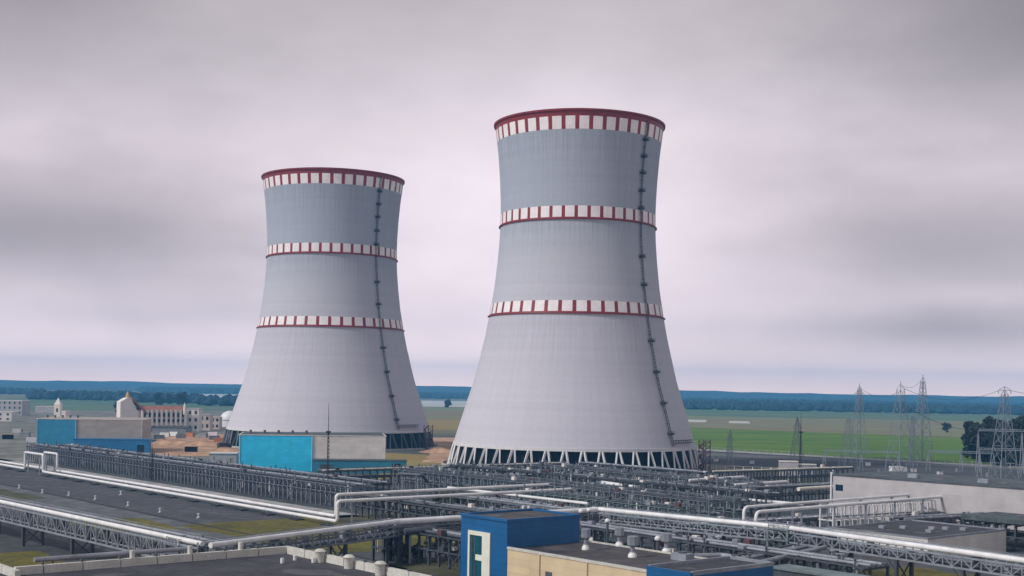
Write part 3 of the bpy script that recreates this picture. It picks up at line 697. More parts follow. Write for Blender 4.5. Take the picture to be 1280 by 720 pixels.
# ------------------------------------------------------------------ pipe bridges (lattice galleries carrying a thick jacketed pipe)
def bridge(label, p0, p1, ztop, depth, width, step, rp_, m, sup, seed, inner=3):
    rz, Lg = direction(p0, p1); T = thing('pipe_bridge', label, 'pipe bridge', (p0.x, p0.y, 0), rz, 'lattice pipe bridges')
    rnd = random.Random(seed); z0 = ztop-depth
    zt = ztop-2*rp_-.2
    for y in (-width/2, width/2):
        MB().box(0, Lg, y-.2, y+.2, zt-.3, zt).build('top_chord', m, T)
        MB().box(0, Lg, y-.2, y+.2, z0, z0+.34).build('bottom_chord', m, T)
        q = MB(); n = max(2, int(Lg/step)); s_ = Lg/n
        for i in range(n):
            q.bar((i*s_, y, z0+.3), (i*s_, y, zt-.3), .2)
            if i % 2: q.bar((i*s_, y, z0+.3), ((i+1)*s_, y, zt-.3), .17)
            else: q.bar((i*s_, y, zt-.3), ((i+1)*s_, y, z0+.3), .17)
        q.build('lattice', m, T)
    MB().box(0, Lg, -width/2+.25, width/2-.25, z0+.10, z0+.2).build('walkway', M_STEELD, T)
    q = MB(); q.tube([(-.4, -width/2+rp_+.1, ztop-rp_), (Lg+.4, -width/2+rp_+.1, ztop-rp_)], rp_, 16)
    x = 5
    while x < Lg: q.tube([(x, -width/2+rp_+.1, ztop-rp_), (x+.18, -width/2+rp_+.1, ztop-rp_)], rp_*1.05, 16); x += 6
    q.build('main_pipe', M_WPIPE, T, True)
    q = MB(); q.tube([(-.4, width/2-rp_*.7, ztop-rp_*1.1), (Lg+.4, width/2-rp_*.7, ztop-rp_*1.1)], rp_*.7, 12); q.build('pipe', M_GPIPE, T, True)
    for i in range(inner):
        y = -width/2+.7+(width-1.4)*i/max(1, inner-1); r = rnd.uniform(.18, .34)
        MB().tube([(0, y, z0+.5+r+.3*(i % 2)), (Lg, y, z0+.5+r+.3*(i % 2))], r, 10).build('pipe', rnd.choice((M_GPIPE, M_DPIPE)), T, True)
    q = MB()
    for zz in (.5, 1.0): q.bar((0, width/2+.3, zt+zz+.1), (Lg, width/2+.3, zt+zz+.1), .08)
    for i in range(n+1): q.bar((i*s_, width/2+.3, zt-.1), (i*s_, width/2+.3, zt+1.1), .08)
    q.build('handrail', m, T)
    c = None; k = max(2, int(round(Lg/sup))+1)
    for i in range(k):
        x = .6+(Lg-1.2)*i/(k-1)
        for y in (-width/2, width/2):
            if c is None: c = MB().box(-.3, .3, -.3, .3, 0, z0).build('column', M_STEELD, T, loc=(x, y, 0))
            else: dup(c, T, (x, y, 0))
        q = MB(); q.bar((x, -width/2, .5), (x, width/2, z0-.3), .2); q.bar((x, width/2, .5), (x, -width/2, z0-.3), .2); q.bar((x-2.2, -width/2, z0), (x, -width/2, z0-2.4), .2); q.build('brace', M_STEELD, T)
    for i in range(int(Lg/5)):
        x = rnd.uniform(0, Lg); q = MB(); y = rnd.uniform(-width/3, width/3)
        q.box(x-.6, x+.6, y-.4, y+.4, z0+.4, z0+rnd.uniform(1.2, depth*.7)); q.build('junction_box', rnd.choice((M_DPIPE, M_GALV, M_STEELD)), T)
    return T
gA = W(-60, 610, 9); gB = W(262, 675.5, 9)
bridge('pale grey lattice pipe bridge coming in from the left edge of the photo', gA, gB, 9, 4.7, 4.2, 2.4, .45, M_GALV, 24, 1)
gM0 = W(258, 677, 9); gM1 = W(492, 648, 9); gC = W(748, 633, 9)
bridge('pipe bridge section between the left corner and the dark junction', gM0, gM1, 9, 3.5, 4.0, 2.2, .5, M_STEEL, 20, 2)
bridge('pipe bridge section passing just behind the blue building', gM1, gC, 9, 3.2, 4.0, 2.2, .62, M_STEEL, 20, 3)
gK = W(985, 655.5, 9); gD = W(1280, 695.5, 9); gD = gK+(gD-gK)*1.35
bridge('long pipe bridge between the centre corner and the steel tower below the twin white pipes', gC, gK, 9, 3.5, 4.2, 2.0, .5, M_GALV, 18, 4, 4)
bridge('lattice pipe bridge leaving the photo at its right edge', gK, gD, 9, 3.5, 4.2, 2.0, .5, M_GALV, 16, 5, 4)
# junction towers at the corners
def junction(label, p, h, wd, m, seed):
    T = thing('junction_tower', label, 'steel tower', (p.x, p.y, 0), ROT_A, 'corner towers of the pipe bridges'); rnd = random.Random(seed)
    c = None
    for x in (-wd/2, wd/2):
        for y in (-wd/2, wd/2):
            if c is None: c = MB().box(-.25, .25, -.25, .25, 0, h).build('column', m, T, loc=(x, y, 0))
            else: dup(c, T, (x, y, 0))
    for z in (3, 6, h): MB().box(-wd/2-.4, wd/2+.4, -wd/2-.4, wd/2+.4, z-.25, z).build('platform', m, T)
    q = MB()
    for z in (.6, 1.1):
        for s_ in (-1, 1): q.bar((-wd/2, s_*wd/2, h+z), (wd/2, s_*wd/2, h+z), .09); q.bar((s_*wd/2, -wd/2, h+z), (s_*wd/2, wd/2, h+z), .09)
    for i in range(5):
        for s_ in (-1, 1): q.bar((-wd/2+wd*i/4, s_*wd/2, h), (-wd/2+wd*i/4, s_*wd/2, h+1.1), .09)
    q.build('handrail', M_GALV, T)
    for i in range(8):
        x, y = rnd.uniform(-wd/2, wd/2), rnd.uniform(-wd/2, wd/2); q = MB(); r = rnd.uniform(.12, .3); q.tube([(x, y, 2), (x, y, h+rnd.uniform(.2, 1.6))], r, 8); q.build('riser_pipe', rnd.choice((M_GPIPE, M_WPIPE, M_DPIPE)), T, True)
    return T
junction('steel tower with railed top where the left bridge meets the next', W(232, 679, 7.6), 7.6, 5, M_STEEL, 1)
junction('dark steel tower at the junction left of the blue building', W(488, 658, 7.2), 7.2, 5, M_STEELD, 2)
junction('steel tower with railed top rising right behind the blue roof', W(648, 641, 10), 10, 5, M_GALV, 3)
junction('steel tower below the twin white pipes on the right bridge', W(982, 660, 8.2), 8.2, 5, M_TEAL, 4)

# ------------------------------------------------------------------ free-running white pipes
def pipeline(label, pts, r, m, sup=12, cat='pipeline', group='white pipelines across the site', fil=1.6, legs=True, name='pipeline'):
    T = thing(name, label, cat, (pts[0].x, pts[0].y, 0), 0, group); o = Vector((pts[0].x, pts[0].y, 0))
    pp = [p-o for p in pts]; q = MB(); q.tube(pp, r, 14, fil)
    for a, b in zip(pp, pp[1:]):
        n = int((b-a).length/9)
        for i in range(1, n): c = a+(b-a)*i/n; d = (b-a).normalized()*.1; q.tube([c-d, c+d], r*1.07, 14)
    q.build('jacket', m, T, True)
    if legs:
        for a, b in zip(pp, pp[1:]):
            if abs((b-a).z) > 1: continue
            L_ = (b-a).length; n = max(1, int(L_/sup)); d = (b-a).normalized(); nr = Vector((-d.y, d.x, 0))
            for i in range(n+1):
                c = a+d*(L_*(i+.3)/(n+.6)); zb = c.z-r
                if zb < .3: continue
                qq = MB(); qq.box(-.2, .2, -.2, .2, 0, zb); qq.bar(Vector((0, 0, zb))-nr*(r+.2), Vector((0, 0, zb))+nr*(r+.2), .22)
                qq.build('support', M_GALV, T, loc=(c.x, c.y, 0))
                if zb < 2:
                    fb = MB().box(-1.7, 1.7, -1.3, 1.3, 0, .35).build('shadow_pad', M_KERBD, T, loc=(c.x, c.y, .03)); fb.rotation_euler = (0, 0, math.atan2(d.y, d.x))  # dark block laid in for the shadow patch at each low support
    return T
za = 1.5
def low(t, sA, sB, up): return [S(sA, t, za), S(sB, t, za)]
for t, lab, sl, su, tb, zt, tend in ((174.0, 'nearer of the twin white pipes along the service road with raised loop', -497, -276, 174.0, 6.6, 258), (180.5, 'farther of the twin white pipes along the service road with raised loop', -497, -287, 180.5, 7.2, 258)):
    far_ = t > 178; k = 6 if far_ else 0
    pts = [S(-640, t, za), S(-503+k, t, za), S(-503+k, t, za+6.2), S(-503+k, t+13, za+6.2), S(-490-k, t+13, za+6.2), S(-490-k, t+13 if False else t+13, za+6.2)]
    pts = [S(-640, t, za), S(-506+k*.5, t, za), S(-506+k*.5, t, za+6.5), S(-486-k*.5, t, za+6.5), S(-486-k*.5, t, za)]
    pts += [S(su, t, za), S(su, t, zt)] 
    pts += [S(su-16, t+10, zt) if False else S(su, t+82-k, zt)]
    pts += [S(su, t+82-k, 4.6), ]
    pipeline(lab, pts, .46, M_WPIPE, 16, fil=.9)
pipeline('white pipe hugging the middle racks just right of the twin pipe bridge', [W(560, 609.5, 5.6), W(735, 629.5, 5.6)], .4, M_WPIPE, 14)
pipeline('short bold white pipe at the head of the middle racks below the tower', [W(752, 603.5, 6.5), W(797, 610, 6.5)], .7, M_WPIPE, 10)
pipeline('white pipe with an end drop close to the right foot of the nearer tower', [W(862, 600.5, 7), W(932, 596, 7), W(932, 596, 7)-Vector((0, 0, 4.5))], .5, M_WPIPE, 9)
pipeline('second white pipe bridge right of the nearer tower with close-set legs', [W(918, 606.5, 6.5), W(985, 602, 6.5), W(985, 602, 6.5)-Vector((0, 0, 5.5))], .55, M_WPIPE, 5)
pipeline('cream pipe bridge just left of the pale long building', [W(998, 611.5, 5.5), W(1060, 607.5, 5.5)], .65, M_CPIPE, 9)
pipeline('thin white pipe between the middle racks and the right pipe bridge', [W(868, 619, 5.2), W(1004, 630.5, 5.2)], .42, M_WPIPE, 12)
pA = W(930, 634, 8); pB = W(1162, 616.5, 8)
pipeline('upper of the twin white pipes running to the pale long wall', [pA-Vector((0, 0, 5)), pA, pB], .40, M_WPIPE, 14)
pA = W(945, 640, 8.2); pB = W(1196, 619.5, 8.2)
pipeline('lower of the twin white pipes running to the pale long wall', [pA-Vector((0, 0, 4)), pA, pB], .42, M_WPIPE, 14)
pipeline('dark curved duct standing left of the blue building', [W(505, 665, 6.5), W(546, 661, 6.8), W(549, 680, 2)], .75, M_DPIPE, 20, 'duct', None, 3, name='duct')
pipeline('short dark arched pipe at the end of the long dense rack', [W(497, 604, 6), W(497, 592, 9), W(528, 594, 9), W(534, 602, 6)], .55, M_DPIPE, 20, 'pipeline', None, 2)
pipeline('grey pipe along the lower edge of the roof vents rack', [W(812, 697, 6), W(905, 694, 6), W(938, 703, 6)], .5, M_GPIPE, 10)
pipeline('pale grey pipe crossing the bottom right towards the long bridge', [W(938, 706, 6), W(1032, 684, 6)], .45, M_GPIPE, 12)
# low sheds over ducts in the middle field
def shed(label, p0, p1, wd, h, mr, mw=None):
    rz, Lg = direction(p0, p1); T = thing('pipe_shed', label, 'shed', (p0.x, p0.y, 0), rz, 'low dark sheds among the racks')
    MB().box(0, Lg, -wd/2, wd/2, 0, h).build('wall', mw or M_STEELD, T)
    q = MB(); q.add([(-.4, -wd/2-.4, h), (Lg+.4, -wd/2-.4, h), (Lg+.4, 0, h+.8), (-.4, 0, h+.8), (-.4, wd/2+.4, h), (Lg+.4, wd/2+.4, h)], [(0, 1, 2, 3), (3, 2, 5, 4), (0, 3, 4), (1, 5, 2), (0, 4, 5, 1)]); q.build('roof', mr, T)
    return T
shed('long dark shed roof directly below the nearer tower columns', W(706, 600, 4), W(776, 598, 4), 7, 4, M_ROOFD)
shed('narrow dark shed at the right end of the middle racks', W(806, 611, 4), W(868, 606, 4), 6, 4, M_ROOFD)
shed('dark shed below the second white pipe bridge right of the tower', W(868, 614, 3.5), W(925, 609, 3.5), 6, 3.5, M_ROOFG)
shed('grey low roof behind the end drop of the twin pipe bridge', W(575, 597, 4.5), W(668, 592, 4.5), 7, 4.5, M_GPIPE)
shed('dark curved-looking low shed before the white posted frame on the right', W(1140, 646, 3.5), W(1190, 640, 3.5), 9, 3.5, M_ROOFG)

# ------------------------------------------------------------------ buildings
def local(p, rz): return Matrix.Rotation(rz, 4, 'Z'), p
def hall(label, p, rz, L_, dp, h, split, m1, m2, ax0, ax1, ah, am, am2, mroof, trim, name='pump_hall'):
    """p: left front corner; x along the front"""
    T = thing(name, label, 'hall', p, rz, 'cyan and beige pump halls')
    MB().box(0, split, 0, dp, 0, h).build('wall', m1, T); MB().box(split+.003, L_, .25, dp-.1, 0, h).build('wall', m2, T)
    q = MB(); q.box(-.15, split+.15, -.15, dp+.15, h, h+.35); q.box(split+.16, L_+.15, .1, dp+.1, h, h+.35); q.build('coping', trim, T)
    MB().box(.6, L_-.6, .7, dp-.6, h+.34, h+.5).build('roof', mroof, T)
    a = MB().box(ax0, ax1, -9, .24, 0, ah).build('annex', am, T)
    MB().box(ax0-.2, ax1+.2, -9.2, .2, ah, ah+.3).build('annex_roof', am2, a)
    q = MB(); q.box(ax1-6, ax1-2.5, -9.06, -8.8, 0, 4.2); q.build('gate', M_GLASS, a)
    q = MB(); q.box(ax0+3, ax0+8, -9.06, -8.8, 0, 3.6); q.build('gate', M_STEELD, a)
    for i in range(5):
        x = split*(i+.7)/5.2; q = MB(); q.cyl(x, dp*.4, h+.4, h+1.6, .5, 10); q.cyl(x, dp*.4, h+1.6, h+1.9, .8, 10, .3); q.build('roof_vent', M_DPIPE, T)
    for x in (.4, split-.4, L_-.4): MB().cyl(x, -.12 if x < split else .13, 0, h, .12, 8).build('downpipe', M_PALE, T)
    return T
pB0 = WD(298, 527); pB1 = WD(482, 536)
rz = math.atan2(pB1.y-pB0.y, pB1.x-pB0.x); LB = (pB1-pB0).length
hall('hall with vivid cyan left half and pale right half in front of the farther tower', pB0, rz, LB, 30, 15.0, LB*.5, M_CYAN, M_PALE, LB*.5+.1, LB*1.135, 5.2, M_TEALB, M_ROOFG, M_ROOFG, M_PALE)
pA0 = WD(45, 652); pA1 = WD(178, 660)
rz = math.atan2(pA1.y-pA0.y, pA1.x-pA0.x); LA = (pA1-pA0).length
hall('hall with dull cyan left part and grey-beige right part at far left', pA0, rz, LA, 34, 16.6, LA*.376, M_CYAND, M_GBEIGE, LA*.376+.1, LA*1.085, 6.8, M_MBLUE, M_MBLUE, M_GBEIGE, M_PALE)
T = thing('shed', 'small white shed left of the vivid cyan hall', 'shed', WD(261, 560), 0.1)
MB().box(0, 12, 0, 8, 0, 5.2).build('wall', M_PINK, T); MB().box(-.3, 12.3, -.3, 8.3, 5.2, 5.6).build('roof', M_PALE, T); MB().box(7.5, 10.5, -.06, .2, 0, 3.6).build('door', M_GBEIGE, T)

# blue building in the middle foreground
T = thing('blue_building', 'deep blue foreground building with white framed window and sand beige low wing', 'building', S(-166.2, 138.9, 0), ROT_A)
# local x = towards camera-right along the front (a), local y = away (b)
hT = 13.2; hLw = 8.6; dp = 17.0
MB().box(-12.9, 0, 0, dp, 0, hT).build('tall_block', M_BLUE, T)
q = MB()
for x0, x1, y0, y1 in ((-13.1, .2, -.2, .25), (-13.1, .2, dp-.25, dp+.2), (-13.1, -12.65, .25, dp-.25), (-.25, .2, .25, dp-.25)): q.box(x0, x1, y0, y1, hT, hT+.5)
q.build('coping', M_BLUE, T)
MB().box(-12.6, -.3, .3, dp-.3, hT, hT+.12).build('roof', M_ROOFT, T)
MB().box(.003, 33, .12, dp+1.6, 0, hLw).build('low_wing', M_BEIGE, T)
MB().box(.3, 32.7, .5, dp+1.2, hLw, hLw+.15).build('roof', M_ROOFT, T)
q = MB(); q.box(.01, 33.1, 0, .45, hLw, hLw+.42); q.box(.25, 33.1, dp+1.25, dp+1.65, hLw, hLw+.4); q.build('parapet', M_PARA, T)
MB().box(33.12, 42, -.1, dp+2, 0, 9.2).build('blue_wing', M_BLUE, T)
MB().box(33.5, 41.6, .4, dp+1.6, 9.2, 9.35).build('roof', M_ROOFD, T)
q = MB()
q.box(33.1, 42, -.15, .3, 9.2, 9.65); q.build('coping', M_BLUE, T); q = MB()
for x0, x1, y0, y1 in ((33.1, 42.05, dp+1.65, dp+2.1), (33.1, 33.5, .3, dp+1.65), (41.65, 42.05, .3, dp+1.65)): q.box(x0, x1, y0, y1, 9.2, 9.8)
q.build('coping', M_GPIPE, T)
# white framed window with its side bar and middle bar
wf = MB(); X0, X1, Z0, Z1 = -10.6, -4.4, .6, 10.9; yf = -.22
wf.box(X0, X0+.5, yf, .1, Z0, Z1); wf.box(X0+.5, X1, yf, .1, Z1-.75, Z1); wf.box(X0+.5, X1, yf, .1, Z0, Z0+.9); wf.box(X1-2.2, X1, yf, .1, Z0+.9, Z1-.75); wf.box(X1-4.0, X1-2.2, yf, .1, 5.8, 6.8); wf.box(X1-4.0, X1-2.2, yf, .1, 1.9, 2.8)
win = wf.build('window', M_CREAM, T)
MB().box(X0+.5, X1-2.2, -.05, .05, Z0+.9, Z1-.75).build('pane', M_TGLASS, win)
q = MB(); q.box(X0+.9, X0+1.15, -.12, -.04, Z0+.9, Z1-1.2); q.box(X0+1.75, X0+2.0, -.12, -.04, Z0+.9, Z1-1.2); q.build('mullion', M_STEELD, win)
q = MB()
for x in (10, 16.5): q.box(x, x+1.5, -.02, .2, 4.2, 6.0)
q.build('louvre', M_DPIPE, T)
for x in (8.5, 20): MB().cyl(x, -.02, 0, hLw, .12, 8).build('downpipe', M_BEIGE, T)
# mushroom vents
def vent(label, p, zb, h, wd):
    T = thing('roof_vent', label, 'vent', (p.x, p.y, zb), ROT_A+.3, 'mushroom vents on the dark roof')
    MB().lathe([(wd*.42, 0), (wd*.40, .25*h*.5), (wd*.26, .2*h), (wd*.26, .24*h), (0.01, .24*h)], 18).build('base', M_WHITE, T, True)
    MB().cyl(0, 0, .2*h, .6*h, wd*.22, 14).build('stem', M_GPIPE, T, True)
    q = MB(); q.lathe([(wd*.3, .5*h), (wd*.52, .58*h), (wd*.52, .97*h), (wd*.45, h), (.01, h)], 8); q.build('hood', M_GALV, T)
for px, py, h, wd, lab in ((678, 678, 3.0, 1.75, 'mushroom vent on the dark roof, farthest left before the blue wall'), (720.5, 673.5, 3.0, 1.5, 'mushroom vent by the right end of the blue upper wall'),
    (732, 687, 3.6, 1.6, 'tallest mushroom vent in the left half of the dark roof'), (774, 682.5, 3.3, 1.7, 'mushroom vent at the back middle of the dark roof'),
    (790.5, 696.5, 3.5, 1.8, 'mushroom vent nearest to the beige parapet'), (833, 690.5, 3.3, 1.9, 'mushroom vent at the far right of the vent row')):
    vent(lab, W(px, py, 8.75), 8.75, h, wd)
def pole_lamp(label, p, zb, h):
    T = thing('flue', label, 'flue', (p.x, p.y, zb), 0, 'thin white-topped flues behind the dark roof')
    MB().cyl(0, 0, 0, h, .28, 10).build('pipe', M_DPIPE, T, True); MB().lathe([(.55, h), (.6, h+.35), (.3, h+.7), (.01, h+.75)], 12).build('cap', M_WHITE, T, True)
pole_lamp('white-capped flue left of its pair behind the dark roof', W(726, 661, 5), 0, 8.7); pole_lamp('white-capped flue right of its pair behind the dark roof', W(736, 660, 5), 0, 8.8)
pole_lamp('white-capped flue beyond the vent at the back middle', W(759, 672, 5), 0, 8.3); pole_lamp('low white-capped flue on the corner of the blue wing', W(822, 694, 8), 0, 10.6)
# rooftop plant on the blue wing
T = thing('cooling_unit', 'pale grey box units on the dark roof of the blue wing', 'cooling unit', W(853, 700, 9.35), ROT_A)
MB().box(-1.6, 1.6, -1, 1, 0, 1.1).build('case', M_GALV, T); MB().cyl(0, 0, 1.1, 1.35, .7, 12).build('fan', M_DPIPE, T)

# foreground roof with cream parapet
T = thing('foreground_building', 'foreground building with dark flat roof and cream jointed parapet at bottom left', 'building', S(-136.5, 79, 0), ROT_A)
MB().box(.02, 60, -70, -.02, 0, 15.3).build('wall', M_GBEIGE, T)
MB().box(.5, 59.5, -69.5, -.5, 15.3, 15.42).build('roof', M_ROOFD, T)
def parapet(mb, horizontal, a0, a1, step=4.3):
    x = a0
    while x < a1-.1:
        e = min(a1, x+step-.12)
        if horizontal: mb.box(x, e, -.45, .12, 15.3, 16.3)
        else: mb.box(-.12, .45, -e, -x, 15.3, 16.3)
        x += step
q = MB(); parapet(q, True, .5, 60); q.build('parapet', M_PARA, T)
q = MB(); parapet(q, False, 0, 33); q.build('parapet', M_PARA, T)
for k in range(1, 9):
    x = 4.3*k-.06
    if x < 33: MB().box(-.2, .2, -x-.1, -x+.1, 15.0, 16.6).build('bracket', M_DPIPE, T)
    MB().box(x-.1, x+.1, -.2, .2, 15.0, 16.5).build('bracket', M_DPIPE, T)
for x in (9.0, 15.2, 21.5):
    b_ = MB(); b_.lathe([(.55, 15.4), (.55, 16.5), (.72, 16.7), (.4, 16.95), (.01, 17)], 12, c=(x, -.9)); b_.build('vent', M_PARA, T, True)
q = MB(); q.tube([(-2.6, -12.0, 16.5), (-2.6, -30, 16.5)], .28, 10); q.build('pipe', M_GPIPE, T, True)
for y in (-13, -18, -23, -28): MB().bar((-2.6, y, 16.2), (0, y, 14.4), .16).build('bracket', M_DPIPE, T)
for y in (-6.5, -13, -20): MB().cyl(.1, y, 16.3, 17.2, .28, 10).build('post_cap', M_PARA, T)
for (x, y) in ((6, -2.5), (9, -1.8), (7.4, -5)): MB().cyl(x, y, 15.42, 16.0, .22, 10).build('roof_drain', M_WHITE, T)
T = thing('foreground_building', 'second dark roofed foreground block with pale edge pipe in the bottom left corner', 'building', S(-138, 46, 0), ROT_A)
MB().box(-40, 1.3, -60, -.02, 0, 15.2).build('wall', M_GBEIGE, T)
MB().box(-39.6, 1, -59.6, -.5, 15.2, 15.32).build('roof', M_ROOFD, T)
q = MB(); x = -40
while x < 1: q.box(x, x+4.2, -.45, .12, 15.2, 16.1); x += 4.32
q.build('parapet', M_PARA, T)

# right side: long pale building, grey roof, open shed
T = thing('long_building', 'long low building with blank pale pinkish wall and slate roof at right', 'building', S(-227, 316, 0), ROT_A)
MB().box(0, 150, 0, 30, 0, 12).build('wall', M_PINK, T); MB().box(-.3, 150.3, -.3, 30.3, 12, 12.3).build('roof', M_ROOFG, T)
q = MB(); q.box(1.0, 3.6, -.08, .2, 7.5, 9.3); q.build('vent_grille', M_GLASS, T)
MB().cyl(-.3, -.4, 0, 12.9, .28, 8).build('downpipe', M_WHITE, T)
for x in (20, 42, 66, 90): MB().box(x, x+3, 8, 10, 12.3, 13.4).build('roof_unit', M_GALV, T)
T = thing('flat_roof_building', 'low building with dark grey flat roof and pale short end wall at right', 'building', S(-176, 244.5, 0), ROT_A)
MB().box(0, 25, 0, 33, 0, 5).build('wall', M_PALE, T); MB().box(.3, 24.7, .3, 32.7, 5, 5.15).build('roof', M_ROOFD, T)
q = MB(); q.box(-.05, 25.05, -.05, .35, 5, 5.4); q.box(-.05, 25.05, 32.65, 33.05, 5, 5.4); q.box(-.05, .3, .35, 32.65, 5, 5.4); q.box(24.7, 25.05, .35, 32.65, 5, 5.4); q.build('parapet', M_GPIPE, T)
for x, y in ((6, 10), (9, 14), (14, 18), (16, 20.5), (19, 23), (17, 12)): MB().box(x, x+1.4, y, y+1.1, 5.15, 5.8).build('roof_hatch', M_GPIPE, T)
T = thing('hut', 'small pinkish hut standing on the grass behind the rack at right', 'hut', WD(975, 545), -.1)
MB().box(0, 7.6, 0, 6, 0, 6.6).build('wall', M_PINK, T); MB().box(-.2, 7.8, -.2, 6.2, 6.6, 6.9).build('roof', M_PALE, T); MB().box(3, 4.4, -.05, .1, 0, 2.4).build('door', M_GBEIGE, T)
T = thing('hut', 'low pale grey hut right of the pinkish one', 'hut', WD(1000, 560), -.1)
MB().box(0, 7, 0, 5, 0, 4.6).build('wall', M_GPIPE, T); MB().box(-.2, 7.2, -.2, 5.2, 4.6, 4.9).build('roof', M_PALE, T); MB().box(3, 4.2, -.05, .1, 0, 2.2).build('door', M_DPIPE, T)
T = thing('green_shed', 'teal roofed small shed at the bottom right below the bridge', 'shed', W(962, 708, 6)-Vector((0, 0, 6)), ROT_A)
MB().box(0, 18, 0, 5, 0, 5.7).build('wall', M_DPIPE, T); MB().box(-.3, 18.3, -.3, 5.3, 5.7, 6.0).build('roof', M_TEAL, T)

# mansion-like white building
D0 = 930; m0 = WD(150, D0); m1 = WD(233, D0+22)
rz = math.atan2(m1.y-m0.y, m1.x-m0.x); LM = (m1-m0).length; u = F/D0
T = thing('mansion', 'white gabled building with red roof and arcade of dark arches behind the far left hall', 'building', m0, rz)
tw = 13.0
g = MB(); g.add([(0, 0, 0), (tw, 0, 0), (tw, 0, 15), (tw*.8, 0, 18), (tw*.62, 0, 25), (tw*.38, 0, 25), (0, 0, 22), (0, 16, 0), (tw, 16, 0), (tw, 16, 15), (tw*.8, 16, 18), (tw*.62, 16, 25), (tw*.38, 16, 25), (0, 16, 22)],
    [(0, 1, 2, 3, 4, 5, 6), (13, 12, 11, 10, 9, 8, 7), (0, 6, 13, 7), (6, 5, 12, 13), (5, 4, 11, 12), (4, 3, 10, 11), (3, 2, 9, 10), (2, 1, 8, 9)])
g.build('gable_tower', M_STUC, T)
q = MB(); q.bar((tw*.62, -.3, 24.9), (tw*1.5, -.3, 12.8), 1.5, 1.2); q.bar((tw*.62, 8, 25), (tw*1.5, 8, 13), 12, .8); q.build('roof', M_REDROOF, T)
q = MB(); q.cyl(tw*.5, 8, 25, 27.5, 1.6, 12, 1.2); q.cyl(tw*.5, 8, 27.5, 30, 1.0, 12, .1); q.build('finial', M_YELL, T)
MB().box(tw+.01, LM, .8, 18, 0, 15.8).build('wall', M_PSTUC, T)
q = MB(); q.add([(tw+1, .2, 15.8), (LM+.3, .2, 15.8), (LM-2, 9, 19.2), (tw+1, 9, 19.2), (tw+1, 18.5, 15.8), (LM+.3, 18.5, 15.8)], [(0, 1, 2, 3), (3, 2, 5, 4), (1, 5, 2), (0, 3, 4), (0, 4, 5, 1)]); q.build('roof', M_REDROOF, T)
n = 9; x0 = tw+3; dx = (LM-x0-1)/n
for i in range(n):
    x = x0+dx*(i+.5)
    if i < n:
        f = MB().box(x-.8, x+.8, .62, .85, 7.2, 9.4).build('window', M_GLASS, T)
        f = MB().box(x-.8, x+.8, .62, .85, 11, 14.0).build('window', M_GLASS, T)
for i in range(n+1):
    x = x0+dx*i; q = MB(); q.cyl(x, -.1, 5.6, 15.4, .95, 10); q.box(x-1.0, x+1.0, -1.0, .78, 15.4, 16.3); q.box(x-.9, x+.9, -.9, .78, 5.2, 5.6); q.build('pillar', M_STUC, T)
MB().box(tw+.1, LM+.2, -1.2, .78, 4.7, 5.2).build('cornice', M_STUC, T)
for i in range(6):
    x = x0+1+(LM-x0-2)*(i+.5)/6; q = MB(); q.box(x-1.7, x+1.7, .6, .9, 0, 2.8)
    q.add([(x+1.7*math.cos(PI*k/8), .6, 2.8+1.5*math.sin(PI*k/8)) for k in range(9)], [tuple(range(9))]); q.build('arch', M_DARK, T)
q = MB(); q.cyl(LM-1.6, -.6, 13, 19.5, 1.3, 10, .9); q.cyl(LM-1.6, -.6, 19.5, 22, .9, 10, .05); q.build('turret', M_STUC, T)
def block(label, px0, px1, D, h, m, mr, win=True, cat='building', group='pale buildings at far left', floors=3, name='building', rx=0.03):
    a = WD(px0, D); b = WD(px1, D); L_ = (b-a).length; T = thing(name, label, cat, a, rx, group)
    MB().box(0, L_, 0, L_*.5+8, 0, h).build('wall', m, T); MB().box(-.3, L_+.3, -.3, L_*.5+8.3, h, h+.5).build('roof', mr, T)
    if win:
        k = max(2, int(L_/5))
        for f in range(floors):
            for i in range(k): x = L_*(i+.5)/k; z = h*(f+.35)/floors; MB().box(x-.9, x+.9, -.06, .2, z, z+h/floors*.45).build('window', M_GLASS, T)
    return T
block('cream block adjoining the right end of the arcade', 233.5, 248, 955, 17, M_STUC, M_PINK)
block('lower pinkish block right of the cream one', 249, 262, 985, 12, M_PSTUC, M_PINK, floors=2)
block('lowest beige block beside the white domed tank', 263, 274, 1010, 9.5, M_PSTUC, M_PSTUC, floors=2)
block('pale block cut by the left edge of the photo', -10, 27, 1330, 15, M_PINK, M_PALE)
block('long low pale shed behind the far left hall', 44, 68, 1450, 7, M_PINK, M_PALE, False)
block('lower pale grey block in front of the one at the left edge', -14, 14, 1120, 8, M_PALE, M_PALE, floors=2)
block('long grey wall in the construction area before the arcade', 190, 232, 905, 4.2, M_CONTG, M_ROOFG, False)
a = WD(71, 1000); T = thing('chapel', 'small white chapel with pointed tower above the far left hall', 'chapel', a, 0)
MB().box(-2.5, 2.5, 0, 5, 0, 18).build('tower', M_STUC, T); q = MB(); q.add([(-2.6, -.1, 18), (2.6, -.1, 18), (2.6, 5.1, 18), (-2.6, 5.1, 18), (0, 2.5, 23.5)], [(0, 1, 4), (1, 2, 4), (2, 3, 4), (3, 0, 4), (0, 3, 2, 1)]); q.build('spire', M_STUC, T)
MB().box(2.51, 6.5, .5, 12, 0, 13).build('nave', M_STUC, T); MB().box(-.7, .7, -.06, .1, 12, 15).build('window', M_GLASS, T)
a = WD(287, 1080); T = thing('storage_tank', 'white domed storage tank partly hidden by the farther tower', 'tank', a, 0)
MB().lathe([(8.2, 0), (8.2, 6), (7.6, 9), (5.5, 11.8), (2.5, 13.3), (.01, 13.8)], 32).build('shell', M_WHITE, T, True)
MB().lathe([(8.3, 5.6), (8.45, 5.6), (8.45, 6.1), (8.3, 6.1)], 32, closed=True).build('band', M_GPIPE, T)
